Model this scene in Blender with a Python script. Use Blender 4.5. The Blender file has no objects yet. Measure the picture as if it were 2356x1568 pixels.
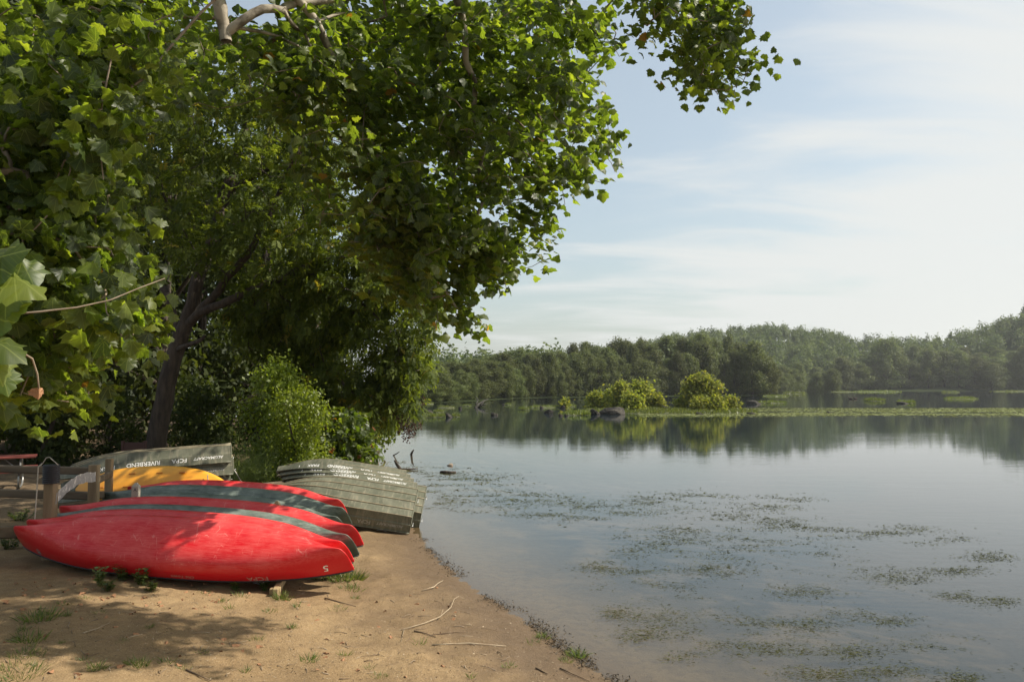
import bpy, bmesh, math, random
import numpy as np
from mathutils import Vector, Matrix

random.seed(7)
rng = np.random.default_rng(7)
SC = bpy.context.scene
COL = SC.collection
rad = math.radians

# ------------------------------------------------------------------ camera
F = 796.4                       # focal length in pixels of a 1024 wide frame
HOR = 385.5                     # horizon row
PITCH = math.atan((HOR - 340.5) / F)
CAMZ = 3.2
cam = bpy.data.cameras.new('camera')
cam.sensor_width = 36.0
cam.lens = 28.0
cam.clip_start = 0.05
cam.clip_end = 6000
cam_ob = bpy.data.objects.new('camera', cam)
COL.objects.link(cam_ob)
cam_ob.location = (0, 0, CAMZ)
cam_ob.rotation_euler = (math.pi / 2 + PITCH, 0, 0)
SC.camera = cam_ob

# ------------------------------------------------------------------ sky, sun, exposure
SUN_AZ, SUN_EL = 88.0, 45.0     # azimuth from +Y towards +X
SUN = Vector((math.cos(rad(SUN_EL)) * math.sin(rad(SUN_AZ)), math.cos(rad(SUN_EL)) * math.cos(rad(SUN_AZ)), math.sin(rad(SUN_EL))))
W = bpy.data.worlds.new('World')
SC.world = W
W.use_nodes = True
wn, wl = W.node_tree.nodes, W.node_tree.links
wn.clear()


def wnode(t, **kw):
    n = wn.new(t)
    for k, v in kw.items():
        setattr(n, k, v)
    return n


sky = wnode('ShaderNodeTexSky', sky_type='NISHITA', sun_disc=False, sun_elevation=rad(SUN_EL), sun_rotation=rad(SUN_AZ))
sky.air_density, sky.dust_density, sky.ozone_density, sky.altitude = 1.0, 3.0, 0.6, 50
tc = wnode('ShaderNodeTexCoord')
sep = wnode('ShaderNodeSeparateXYZ')
wl.new(tc.outputs['Generated'], sep.inputs[0])


def wmath(op, a, b=None, c=None):
    n = wnode('ShaderNodeMath', operation=op)
    for i, v in enumerate((a, b, c)):
        if v is None:
            continue
        if isinstance(v, (int, float)):
            n.inputs[i].default_value = v
        else:
            wl.new(v, n.inputs[i])
    return n.outputs[0]


zc = wmath('MAXIMUM', wmath('ADD', sep.outputs[2], 0.12), 0.05)
comb = wnode('ShaderNodeCombineXYZ')
wl.new(wmath('DIVIDE', sep.outputs[0], zc), comb.inputs[0])
wl.new(wmath('DIVIDE', sep.outputs[1], zc), comb.inputs[1])
mp = wnode('ShaderNodeMapping')
mp.inputs['Rotation'].default_value = (0, 0, rad(-38))
mp.inputs['Scale'].default_value = (0.8, 1.9, 1)
wl.new(comb.outputs[0], mp.inputs[0])
nz = wnode('ShaderNodeTexNoise')
nz.inputs['Scale'].default_value = 1.15
nz.inputs['Detail'].default_value = 9
nz.inputs['Roughness'].default_value = 0.58
nz.inputs['Distortion'].default_value = 0.5
wl.new(mp.outputs[0], nz.inputs['Vector'])
bank = wmath('SUBTRACT', wmath('MULTIPLY', sep.outputs[0], 0.92), sep.outputs[2])
bank = wmath('ADD', bank, wmath('MULTIPLY', wmath('SUBTRACT', nz.outputs[0], 0.5), 1.05))
mr = wnode('ShaderNodeMapRange', interpolation_type='SMOOTHSTEP')
mr.inputs[1].default_value, mr.inputs[2].default_value = -0.14, 0.24
mr.inputs[3].default_value, mr.inputs[4].default_value = 0.32, 0.93
wl.new(bank, mr.inputs[0])
tintn = wnode('ShaderNodeMix', data_type='RGBA', blend_type='MULTIPLY')
tintn.inputs[0].default_value = 1.0
wl.new(sky.outputs[0], tintn.inputs[6])
tintn.inputs[7].default_value = (.97, 1.06, 1.0, 1)
mix = wnode('ShaderNodeMix', data_type='RGBA')
wl.new(mr.outputs[0], mix.inputs[0])
wl.new(tintn.outputs[2], mix.inputs[6])
mix.inputs[7].default_value = (5.1, 5.2, 5.1, 1)
bg = wnode('ShaderNodeBackground')
bg.inputs[1].default_value = 0.10
wl.new(mix.outputs[2], bg.inputs[0])
wo = wnode('ShaderNodeOutputWorld')
wl.new(bg.outputs[0], wo.inputs[0])

sun = bpy.data.lights.new('sun', 'SUN')
sun.energy = 4.6
sun.angle = rad(0.53)
sun.color = (1.0, 0.93, 0.80)
sun_ob = bpy.data.objects.new('sun', sun)
COL.objects.link(sun_ob)
sun_ob.rotation_euler = (-SUN).to_track_quat('-Z', 'Y').to_euler()
sun_ob.location = SUN * 60

SC.view_settings.view_transform = 'Standard'
SC.view_settings.look = 'None'
SC.view_settings.gamma = 1
SC.view_settings.use_curve_mapping = False
SC.view_settings.exposure = 0.7
SC.cycles.max_bounces = 8
SC.cycles.diffuse_bounces = 3
SC.cycles.glossy_bounces = 3
SC.cycles.transmission_bounces = 4
SC.cycles.transparent_max_bounces = 12
SC.cycles.use_denoising = True

# ------------------------------------------------------------------ picture <-> place helpers


def pt(px, py, Y):
    """point seen at pixel (px, py) of the 1024 wide picture, Y metres ahead"""
    a, b = (px - 512) / F, (340.5 - py) / F
    y = math.cos(PITCH) - b * math.sin(PITCH)
    z = math.sin(PITCH) + b * math.cos(PITCH)
    s = Y / y
    return np.array((a * s, Y, CAMZ + z * s))


def gp(px, py, z=0.0):
    """point of the level z seen at pixel (px, py)"""
    p = pt(px, py, 1.0) - np.array((0, 0, CAMZ))
    return p * ((z - CAMZ) / p[2]) + np.array((0, 0, CAMZ))


K = 1024 / 2356.0               # overview measurements were taken on a 2356 wide view

# ------------------------------------------------------------------ value noise


def vnoise(x, y, seed=0):
    xi, yi = np.floor(x).astype(np.int64), np.floor(y).astype(np.int64)
    fx, fy = x - xi, y - yi
    fx, fy = fx * fx * (3 - 2 * fx), fy * fy * (3 - 2 * fy)

    def h(a, b):
        n = (a * 374761393 + b * 668265263 + seed * 974634777) & 0x7fffffff
        n = ((n ^ (n >> 13)) * 1274126177) & 0x7fffffff
        return ((n ^ (n >> 16)) & 0xffff) / 65535.0
    return (h(xi, yi) * (1 - fx) * (1 - fy) + h(xi + 1, yi) * fx * (1 - fy) + h(xi, yi + 1) * (1 - fx) * fy + h(xi + 1, yi + 1) * fx * fy)


def fbm(x, y, seed=0, o=4):
    s, a, t = 0, 1.0, 0
    for i in range(o):
        s = s + a * vnoise(x * 2 ** i, y * 2 ** i, seed + i)
        t += a
        a *= .5
    return s / t - .5


def sdist(P, poly):
    """distance from points P to a polyline"""
    d = np.full(len(P), 1e9)
    for a, b in zip(poly[:-1], poly[1:]):
        a, b = np.array(a, float), np.array(b, float)
        ab = b - a
        t = np.clip(((P - a) @ ab) / (ab @ ab), 0, 1)
        q = a + t[:, None] * ab
        d = np.minimum(d, np.hypot(P[:, 0] - q[:, 0], P[:, 1] - q[:, 1]))
    return d


def inside(P, poly):
    x, y = P[:, 0], P[:, 1]
    c = np.zeros(len(P), bool)
    n = len(poly)
    for i in range(n):
        x1, y1 = poly[i]
        x2, y2 = poly[(i + 1) % n]
        if y1 == y2:
            continue
        k = ((y1 > y) != (y2 > y)) & (x < (x2 - x1) * (y - y1) / (y2 - y1) + x1)
        c ^= k
    return c


def sstep(a, b, x):
    t = np.clip((x - a) / (b - a), 0, 1)
    return t * t * (3 - 2 * t)

# ------------------------------------------------------------------ terrain height


SHORE = [(9, -14), (3.6, 0), (2.1, 6.0), (1.5, 7.9), (1.02, 9.1), (.62, 9.9), (.31, 10.84), (-.3, 12.1), (-.87, 13.5), (-1.5, 15.4), (-1.9, 16.9),
         (-2.5, 19.4), (-4.0, 25), (-6.2, 33), (-7.3, 42), (-8.8, 51), (-16, 72), (-40, 92), (-120, 104), (-900, 104)]
NEAR_LAND = SHORE + [(-900, -900), (9, -900)]
FAR = [(-900, 165), (-120, 150), (-40, 144), (-17, 144), (-6, 170), (0, 200), (13, 219), (42, 240), (76, 262), (88, 268), (94, 285),
       (105, 340), (135, 420), (176, 505), (240, 528), (345, 528), (480, 515), (1500, 505)]
FAR_LAND = FAR + [(1500, 2600), (-900, 2600)]


def hills(x, y):
    g = lambda cx, cy, h, sx, sy: h * np.exp(-.5 * ((x - cx) / sx) ** 2 - .5 * ((y - cy) / sy) ** 2)
    return g(231, 748, 44, 111, 108) + g(460, 608, 61, 65, 75) + g(68, 562, 8, 91, 115)


def ground_z(x, y):
    x, y = np.atleast_1d(np.asarray(x, float)), np.atleast_1d(np.asarray(y, float))
    P = np.stack([x, y], 1)
    d1, d2 = sdist(P, SHORE), sdist(P, FAR)
    i1, i2 = inside(P, NEAR_LAND), inside(P, FAR_LAND)
    wob = fbm(x * 1.1, y * 1.1, 3, 3) * .34 * sstep(0, 3, d1 + .6)
    d1w = d1 + np.where(i1, wob, -wob) * .8
    land = np.minimum(d1w * .074, .45 + d1w * .012) + .9 * sstep(7.0, 1.0, y) * sstep(1.5, 4, d1)
    land = np.where(d1w > 14, np.minimum(land, .9), land)
    rough = fbm(x * .45, y * .45, 11, 4) * .10 + fbm(x * 2.6, y * 2.6, 21, 4) * .085 + fbm(x * 7, y * 7, 31, 3) * .034
    near = land + rough * sstep(.0, 1.6, d1) + fbm(x * 6, y * 6, 41, 3) * .03
    dd = np.minimum(d1, d2)
    bed = -(.045 * dd + .0038 * dd * dd)
    bed = np.maximum(bed, -2.2) + fbm(x * .5, y * .5, 51, 3) * .10 * sstep(1, 5, dd)
    far = np.minimum(d2 * .025, .8) + hills(x, y) * sstep(0, 60, d2)
    z = np.where(i1, near, np.where(i2, far, bed))
    return z


def gz(x, y):
    return float(ground_z(x, y)[0])


# ------------------------------------------------------------------ object helpers


def tag(o, label=None, cat=None, group=None, kind=None):
    if label:
        o['label'] = label
    if cat:
        o['category'] = cat
    if group:
        o['group'] = group
    if kind:
        o['kind'] = kind
    return o


def empty(name, M=None, loc=None):
    o = bpy.data.objects.new(name, None)
    COL.objects.link(o)
    o.empty_display_size = .2
    if M is not None:
        o.matrix_world = M
    elif loc is not None:
        o.location = Vector([float(v) for v in loc])
    return o


def link(name, me, parent=None):
    o = bpy.data.objects.new(name, me)
    COL.objects.link(o)
    if parent is not None:
        o.parent = parent
    return o


def mesh(name, V, Fs, mat, smooth=False, tint=None, attrs=None):
    """Fs: list of (m,k) int arrays or list of tuples"""
    me = bpy.data.meshes.new(name)
    V = np.asarray(V, np.float32).reshape(-1, 3)
    if isinstance(Fs, np.ndarray):
        Fs = [Fs]
    if len(Fs) and not isinstance(Fs[0], np.ndarray):
        by = {}
        for f in Fs:
            by.setdefault(len(f), []).append(f)
        Fs = [np.array(v, np.int64) for v in by.values()]
    Fs = [f for f in Fs if len(f)]
    loops = np.concatenate([f.ravel() for f in Fs]).astype(np.int32)
    sizes = np.concatenate([np.full(len(f), f.shape[1]) for f in Fs]).astype(np.int32)
    starts = np.concatenate([[0], np.cumsum(sizes)[:-1]]).astype(np.int32)
    me.vertices.add(len(V))
    me.vertices.foreach_set('co', V.ravel())
    me.loops.add(len(loops))
    me.loops.foreach_set('vertex_index', loops)
    me.polygons.add(len(sizes))
    me.polygons.foreach_set('loop_start', starts)
    me.polygons.foreach_set('loop_total', sizes)
    me.polygons.foreach_set('use_smooth', np.full(len(sizes), smooth))
    me.update(calc_edges=True)
    me.validate()
    for k, v in (attrs or {}).items():
        a = me.attributes.new(k, 'FLOAT', 'POINT')
        a.data.foreach_set('value', np.asarray(v, np.float32))
    if tint is not None:
        a = me.attributes.new('tint', 'FLOAT', 'POINT')
        a.data.foreach_set('value', np.asarray(tint, np.float32))
    me.materials.append(mat)
    return me


class MB:
    """collects shapes into one mesh"""

    def __init__(s):
        s.v, s.f = [], []

    def add(s, V, Fc):
        n = len(s.v)
        s.v += [tuple(float(c) for c in p) for p in V]
        s.f += [tuple(i + n for i in f) for f in Fc]
        return s

    def box(s, c, size, R=None, bev=.0):
        hx, hy, hz = [v / 2 for v in size]
        b = min(bev, hx * .9, hy * .9, hz * .9)
        if b <= 0:
            P = [(x, y, z) for x in (-hx, hx) for y in (-hy, hy) for z in (-hz, hz)]
            Fc = [(0, 1, 3, 2), (4, 6, 7, 5), (0, 4, 5, 1), (2, 3, 7, 6), (0, 2, 6, 4), (1, 5, 7, 3)]
        else:
            bm = bmesh.new()
            bmesh.ops.create_cube(bm, size=1)
            for v in bm.verts:
                v.co = (v.co.x * hx * 2, v.co.y * hy * 2, v.co.z * hz * 2)
            bmesh.ops.bevel(bm, geom=bm.edges[:], offset=b, segments=1, affect='EDGES')
            bm.verts.index_update()
            P = [v.co.copy() for v in bm.verts]
            Fc = [tuple(v.index for v in f.verts) for f in bm.faces]
            bm.free()
        M = R if R is not None else Matrix.Identity(3)
        return s.add([M @ Vector(p) + Vector(c) for p in P], Fc)

    def beam(s, a, b, w, h, bev=.008, up=(0, 0, 1)):
        a, b = Vector(a), Vector(b)
        d = (b - a)
        x = d.normalized()
        z = Vector(up)
        y = z.cross(x)
        if y.length < 1e-3:
            y = Vector((0, 1, 0)).cross(x)
        y.normalize()
        z = x.cross(y)
        R = Matrix((x, y, z)).transposed()
        return s.box((a + b) / 2, (d.length, w, h), R, bev)

    def tube(s, P, r, n=8, caps=True):
        V, Fc = tube_arrays(P, r, n, caps)
        return s.add(V, Fc)

    def build(s, name, mat, parent=None, smooth=False, off=None):
        V = np.array(s.v)
        if off is not None:
            V = V - np.array(off)
        return link(name, mesh(name, V, s.f, mat, smooth), parent)


def tube_arrays(P, r, n=8, caps=True):
    P = [Vector([float(c) for c in p]) for p in P]
    m = len(P)
    r = [r] * m if isinstance(r, (int, float)) else list(r)
    V, Fc = [], []
    ref = None
    for i, p in enumerate(P):
        d = (P[min(i + 1, m - 1)] - P[max(i - 1, 0)])
        if d.length < 1e-9:
            d = Vector((0, 0, 1))
        d.normalize()
        if ref is None:
            ref = Vector((0, 0, 1)) if abs(d.z) < .9 else Vector((1, 0, 0))
        u = ref - d * ref.dot(d)
        if u.length < 1e-6:
            u = d.orthogonal()
        u.normalize()
        ref = u
        w = d.cross(u)
        for k in range(n):
            a = 2 * math.pi * k / n
            V.append(p + (u * math.cos(a) + w * math.sin(a)) * r[i])
    for i in range(m - 1):
        for k in range(n):
            Fc.append((i * n + k, i * n + (k + 1) % n, (i + 1) * n + (k + 1) % n, (i + 1) * n + k))
    if caps:
        Fc.append(tuple(range(n))[::-1])
        Fc.append(tuple((m - 1) * n + k for k in range(n)))
    return V, Fc


# ------------------------------------------------------------------ materials


def mat(name):
    m = bpy.data.materials.new(name)
    m.use_nodes = True
    nt = m.node_tree
    for n in list(nt.nodes):
        nt.nodes.remove(n)
    out = nt.nodes.new('ShaderNodeOutputMaterial')
    return m, nt, out


class NT:
    def __init__(s, nt):
        s.nt = nt

    def n(s, t, ins=None, **kw):
        x = s.nt.nodes.new(t)
        for k, v in kw.items():
            setattr(x, k, v)
        for k, v in (ins or {}).items():
            if isinstance(v, bpy.types.NodeSocket):
                s.nt.links.new(v, x.inputs[k])
            else:
                x.inputs[k].default_value = v
        return x

    def math(s, op, a, b=0.0, clamp=False):
        return s.n('ShaderNodeMath', {0: a, 1: b}, operation=op, use_clamp=clamp).outputs[0]

    def noise(s, vec, scale, detail=4, rough=.55, dist=0.0):
        ins = {'Scale': scale, 'Detail': detail, 'Roughness': rough, 'Distortion': dist}
        if vec is not None:
            ins['Vector'] = vec
        return s.n('ShaderNodeTexNoise', ins).outputs[0]

    def ramp(s, fac, stops):
        x = s.n('ShaderNodeValToRGB', {0: fac})
        e = x.color_ramp.elements
        while len(e) < len(stops):
            e.new(.5)
        for i, (p, c) in enumerate(stops):
            e[i].position = p
            e[i].color = (*c, 1) if len(c) == 3 else c
        return x.outputs[0]

    def range(s, v, a, b, c=0.0, d=1.0):
        return s.n('ShaderNodeMapRange', {0: v, 1: a, 2: b, 3: c, 4: d}).outputs[0]

    def mix(s, f, a, b):
        x = s.n('ShaderNodeMix', data_type='RGBA')
        for i, v in ((0, f), (6, a), (7, b)):
            if isinstance(v, bpy.types.NodeSocket):
                s.nt.links.new(v, x.inputs[i])
            else:
                x.inputs[i].default_value = v if i == 0 else ((*v, 1) if len(v) == 3 else v)
        return x.outputs[2]

    def coord(s, which='Object', scale=None, rot=None):
        c = s.n('ShaderNodeTexCoord').outputs[which]
        if scale is not None:
            ins = {'Vector': c, 'Scale': scale}
            if rot is not None:
                ins['Rotation'] = rot
            c = s.n('ShaderNodeMapping', ins).outputs[0]
        return c

    def bump(s, h, strength=.5, dist=.02):
        return s.n('ShaderNodeBump', {'Height': h, 'Strength': strength, 'Distance': dist}).outputs[0]


def principled(name, color, rough=.7, noise_scale=None, color2=None, bump=None, metallic=0.0, stretch=None, spec=.5, stops=(.35, .65), detail=5):
    m, nt, out = mat(name)
    N = NT(nt)
    ins = {'Roughness': rough, 'Metallic': metallic, 'Specular IOR Level': spec}
    c = N.coord('Object', stretch or (1, 1, 1))
    if noise_scale and color2:
        f = N.noise(c, noise_scale, detail)
        ins['Base Color'] = N.ramp(f, [(stops[0], color), (stops[1], color2)])
    else:
        ins['Base Color'] = (*color, 1)
    if bump:
        ins['Normal'] = N.bump(N.noise(c, bump[0], 5), bump[1], bump[2])
    b = N.n('ShaderNodeBsdfPrincipled', ins)
    nt.links.new(b.outputs[0], out.inputs[0])
    return m


def leaf_mat(name, stops, trans, tmix=.38, rough=.42, spec=.45, var=.25, veins=False):
    """stops: colour ramp over the per-leaf attribute; trans: gain of the light let through"""
    m, nt, out = mat(name)
    N = NT(nt)
    a = N.n('ShaderNodeAttribute', attribute_name='tint').outputs['Fac']
    col0 = N.ramp(a, stops)
    rnd = N.n('ShaderNodeObjectInfo').outputs['Random']
    hs = N.n('ShaderNodeHueSaturation', {'Hue': N.range(rnd, 0, 1, .5 - var * .035, .5 + var * .012), 'Saturation': 1.0, 'Value': N.range(rnd, 0, 1, 1 - var * .45, 1 + var * .45), 'Color': col0})
    col = hs.outputs[0]
    if veins:
        lx = N.math('ABSOLUTE', N.n('ShaderNodeAttribute', attribute_name='leaf_x').outputs['Fac'])
        ly = N.n('ShaderNodeAttribute', attribute_name='leaf_y').outputs['Fac']
        r_ = N.math('SQRT', N.math('ADD', N.math('MULTIPLY', lx, lx), N.math('MULTIPLY', ly, ly)))
        ang = N.math('DIVIDE', N.math('ARCTAN2', lx, ly), .70)
        da = N.math('MULTIPLY', N.math('ABSOLUTE', N.math('SUBTRACT', ang, N.math('ROUND', ang))), r_)
        side = N.math('PINGPONG', N.math('SUBTRACT', ly, N.math('MULTIPLY', lx, .7)), .065)
        v_ = N.math('MAXIMUM', N.range(da, .012, .034, 1, 0), N.math('MULTIPLY', N.range(side, .0, .012, 1, 0), .35))
        v_ = N.math('MULTIPLY', N.math('MULTIPLY', v_, N.range(r_, .03, .1)), .34)
        col = N.mix(v_, col, (.20, .23, .07))
    b = N.n('ShaderNodeBsdfPrincipled', {'Base Color': col, 'Roughness': rough, 'Specular IOR Level': spec})
    tcol = N.n('ShaderNodeMix', data_type='RGBA', blend_type='MULTIPLY')
    nt.links.new(col, tcol.inputs[6])
    tcol.inputs[0].default_value = 1
    tcol.inputs[7].default_value = (*trans, 1)
    t = N.n('ShaderNodeBsdfTranslucent', {'Color': tcol.outputs[2]})
    x = N.n('ShaderNodeMixShader', {0: tmix, 1: b.outputs[0], 2: t.outputs[0]})
    nt.links.new(x.outputs[0], out.inputs[0])
    return m


M = {}
G = lambda r, g, b: (r, g, b)
M['syc'] = leaf_mat('sycamore_leaf', [(0.0, G(.025, .041, .010)), (.45, G(.044, .067, .013)), (.8, G(.075, .100, .016)), (.955, G(.10, .125, .02)), (.97, G(.20, .12, .022)), (1.0, G(.14, .055, .018))], (4.9, 4.9, 1.4), .43, .45, .4, .25, True)
M['syc_near'] = M['syc']
M['ash'] = leaf_mat('ash_leaf', [(0, G(.034, .053, .012)), (.5, G(.066, .092, .018)), (.95, G(.12, .148, .028)), (1, G(.17, .15, .03))], (3.2, 3.0, 1.0), .42, .6, .2)
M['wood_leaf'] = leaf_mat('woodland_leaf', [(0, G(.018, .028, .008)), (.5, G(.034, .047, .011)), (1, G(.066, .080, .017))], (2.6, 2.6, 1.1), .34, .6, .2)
M['lime'] = leaf_mat('lime_shrub_leaf', [(0, G(.07, .108, .013)), (1, G(.165, .205, .022))], (2.7, 2.7, 1.0), .42)
M['feather'] = leaf_mat('feathery_weed_leaf', [(0, G(.085, .12, .032)), (1, G(.18, .215, .06))], (2.4, 2.5, 1.6), .36)
M['isl_leaf'] = leaf_mat('island_bush_leaf', [(0, G(.105, .13, .028)), (.6, G(.19, .215, .04)), (1, G(.34, .31, .05))], (1.9, 1.9, .8), .45, .6, .2)
M['far_leaf'] = leaf_mat('far_tree_leaf', [(0, G(.052, .070, .025)), (.5, G(.080, .099, .033)), (1, G(.125, .142, .045))], (1.9, 1.9, 1.2), .34, .6, .25, .6)
M['hill_leaf'] = leaf_mat('hill_forest_leaf', [(0, G(.048, .068, .028)), (.5, G(.072, .094, .036)), (1, G(.108, .128, .046))], (2.2, 2.3, 1.3), .28, .7, .2)
M['grass'] = leaf_mat('grass_blade', [(0, G(.05, .085, .02)), (.6, G(.09, .13, .03)), (1, G(.17, .17, .06))], (2.2, 2.2, 1.0), .36)
M['isl_grass'] = leaf_mat('islet_grass_blade', [(0, G(.05, .075, .018)), (.6, G(.09, .115, .024)), (1, G(.15, .16, .035))], (2.2, 2.2, 1.0), .36)
M['seed'] = principled('dry_seed', (.045, .020, .012), .8, 30, (.085, .035, .02))
M['dryleaf'] = principled('dry_leaf', (.22, .10, .045), .75, 9, (.33, .17, .08))
M['twig'] = principled('twig_bark', (.16, .115, .075), .8, 12, (.26, .20, .14))
M['stick'] = principled('bleached_stick', (.27, .20, .125), .75, 14, (.40, .32, .22), stretch=(1, 1, 1))
M['darkstick'] = principled('dark_stick', (.13, .085, .05), .8, 14, (.22, .15, .09))
M['bark'] = principled('dark_bark', (.030, .022, .016), .9, 9, (.070, .050, .036), (14, 1.0, .05), stretch=(1, 1, .25))
M['pale_bark'] = principled('sycamore_bark', (.10, .078, .052), .75, 3.2, (.34, .29, .22), (10, .5, .02), stops=(.40, .52), stretch=(1, 1, 1))
M['old_wood'] = principled('weathered_wood', (.17, .12, .065), .8, 6, (.30, .22, .13), (40, .6, .004), stretch=(1, 1, .12))
M['grey_wood'] = principled('silvered_wood', (.33, .29, .23), .8, 6, (.45, .40, .33), (40, .5, .003), stretch=(1, 1, .15))
M['rail_wood'] = principled('rail_wood', (.085, .062, .04), .85, 6, (.17, .125, .08), (40, .6, .004), stretch=(.12, 1, 1))
M['new_wood'] = principled('treated_wood', (.26, .185, .09), .75, 5, (.38, .28, .15), (40, .4, .003), stretch=(1, 1, .15))
M['rock'] = principled('river_rock', (.015, .014, .012), .9, 1.6, (.075, .066, .054), (3.5, 1.0, .25), stops=(.38, .66), spec=.2)
M['tan_rock'] = principled('tan_rock', (.20, .155, .11), .85, 4, (.36, .29, .22), (9, .8, .06))
M['black_pipe'] = principled('black_plastic', (.02, .018, .022), .45)
M['rope'] = principled('rope', (.42, .38, .31), .85, 40, (.55, .5, .42))
M['chrome'] = principled('galvanised_pipe', (.36, .36, .35), .42, 20, (.5, .5, .48), metallic=.7)
M['table_red'] = principled('painted_red_plank', (.10, .020, .014), .6, 8, (.17, .035, .024), stretch=(.3, 1, 1))
M['sign_brown'] = principled('brown_sign', (.055, .018, .012), .6)
M['paint_white'] = principled('white_lettering', (.78, .77, .74), .6)
M['paint_faint'] = principled('worn_lettering', (.55, .30, .26), .7)
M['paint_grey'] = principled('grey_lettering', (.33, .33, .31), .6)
M['paint_purple'] = principled('dark_lettering', (.045, .02, .035), .7)
M['gunwale_dark'] = principled('dark_vinyl', (.015, .016, .016), .5)
M['yellow'] = principled('orange_yellow_plastic', (.72, .29, .018), .42, 3, (.80, .37, .035), stretch=(.3, 1, 1))
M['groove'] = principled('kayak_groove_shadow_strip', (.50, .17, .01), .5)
M['clear_plastic'] = principled('pale_plastic_litter', (.62, .66, .70), .25)


def canoe_mat(name, base, scuff, white, amount):
    m, nt, out = mat(name)
    N = NT(nt)
    oc = N.coord('Object')
    s1 = N.noise(N.coord('Object', (1.2, 16, 16)), 4.0, 8, .72)
    s2 = N.noise(N.coord('Object', (1.0, 1.4, 1.4)), 2.2, 6, .65)
    sp = N.n('ShaderNodeSeparateXYZ', {0: oc})
    low = N.range(sp.outputs[2], .10, .20, 1, 0)          # the bottom of the hull is what gets scraped
    f = N.math('MULTIPLY', N.range(N.math('ADD', N.math('MULTIPLY', s1, .65), N.math('MULTIPLY', s2, .45)), .44, .66), N.math('ADD', N.math('MULTIPLY', low, .85), .15))
    c = N.mix(N.math('MULTIPLY', f, amount), base, scuff)
    v = N.n('ShaderNodeTexVoronoi', {'Vector': N.coord('Object', (5.5, 1.1, 1.1), (0.3, .4, .5)), 'Scale': 1.5, 'Randomness': 1.0}, feature='DISTANCE_TO_EDGE')
    v2 = N.n('ShaderNodeTexVoronoi', {'Vector': N.coord('Object', (1.2, 6.5, 6.5), (.25, .1, .2)), 'Scale': 1.6}, feature='DISTANCE_TO_EDGE')
    br = N.range(N.noise(oc, 4.3, 5, .7), .52, .62)
    l1 = N.math('MULTIPLY', N.math('MAXIMUM', N.range(v.outputs[0], .0, .02, 1, 0), N.range(v2.outputs[0], .0, .016, 1, 0)), N.math('MULTIPLY', br, low))
    c = N.mix(N.math('MULTIPLY', l1, .55), c, white)
    patch = N.math('MULTIPLY', N.range(N.noise(N.coord('Object', (1, 2.2, 2.2)), 2.7, 5, .6), .69, .73), low)
    c = N.mix(N.math('MULTIPLY', patch, .7), c, white)
    mud = N.range(N.noise(oc, 2.0, 5), .56, .75)
    c = N.mix(N.math('MULTIPLY', mud, N.math('MULTIPLY', N.range(sp.outputs[2], .22, .40), .25)), c, (.25, .10, .05))
    b = N.n('ShaderNodeBsdfPrincipled', {'Base Color': c, 'Roughness': N.range(f, 0, 1, .28, .5), 'Specular IOR Level': .36, 'Normal': N.bump(N.math('ADD', N.math('MULTIPLY', s1, .25), N.noise(oc, 2.4, 3)), .35, .012)})
    nt.links.new(b.outputs[0], out.inputs[0])
    return m


M['red'] = canoe_mat('red_canoe_hull', (.60, .006, .014), (.74, .11, .10), (.80, .40, .34), .85)
M['green'] = canoe_mat('green_canoe_hull', (.042, .060, .047), (.25, .285, .245), (.42, .45, .40), .9)


def boat_mat():
    m, nt, out = mat('olive_aluminium')
    N = NT(nt)
    oc = N.coord('Object')
    a = N.noise(oc, 2.4, 7, .62)
    st = N.noise(N.coord('Object', (6, 1.0, 1.0)), 2.5, 6, .6)
    c = N.mix(N.range(a, .40, .66), (.082, .086, .056), (.15, .15, .105))
    c = N.mix(N.math('MULTIPLY', N.range(st, .52, .66), .6), c, (.25, .22, .16))
    dark = N.range(N.noise(oc, 5.5, 6, .65), .54, .66)
    c = N.mix(N.math('MULTIPLY', dark, .4), c, (.07, .07, .05))
    b = N.n('ShaderNodeBsdfPrincipled', {'Base Color': c, 'Roughness': .52, 'Specular IOR Level': .45, 'Normal': N.bump(N.noise(oc, 7, 4), .2, .006)})
    nt.links.new(b.outputs[0], out.inputs[0])
    return m


M['boat'] = boat_mat()
M['boat_rib'] = principled('olive_rib', (.20, .165, .105), .6, 9, (.30, .25, .16))


def strap_mat():
    m, nt, out = mat('silver_fabric_strap')
    N = NT(nt)
    f = N.noise(N.coord('Object'), 90, 3)
    g = N.noise(N.coord('Object'), 9, 3)
    c = N.mix(N.range(f, .35, .65), (.20, .19, .19), (.42, .41, .41))
    c = N.mix(N.range(g, .55, .66), c, (.72, .68, .64))
    b = N.n('ShaderNodeBsdfPrincipled', {'Base Color': c, 'Roughness': .5})
    nt.links.new(b.outputs[0], out.inputs[0])
    return m


M['strap'] = strap_mat()


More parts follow.
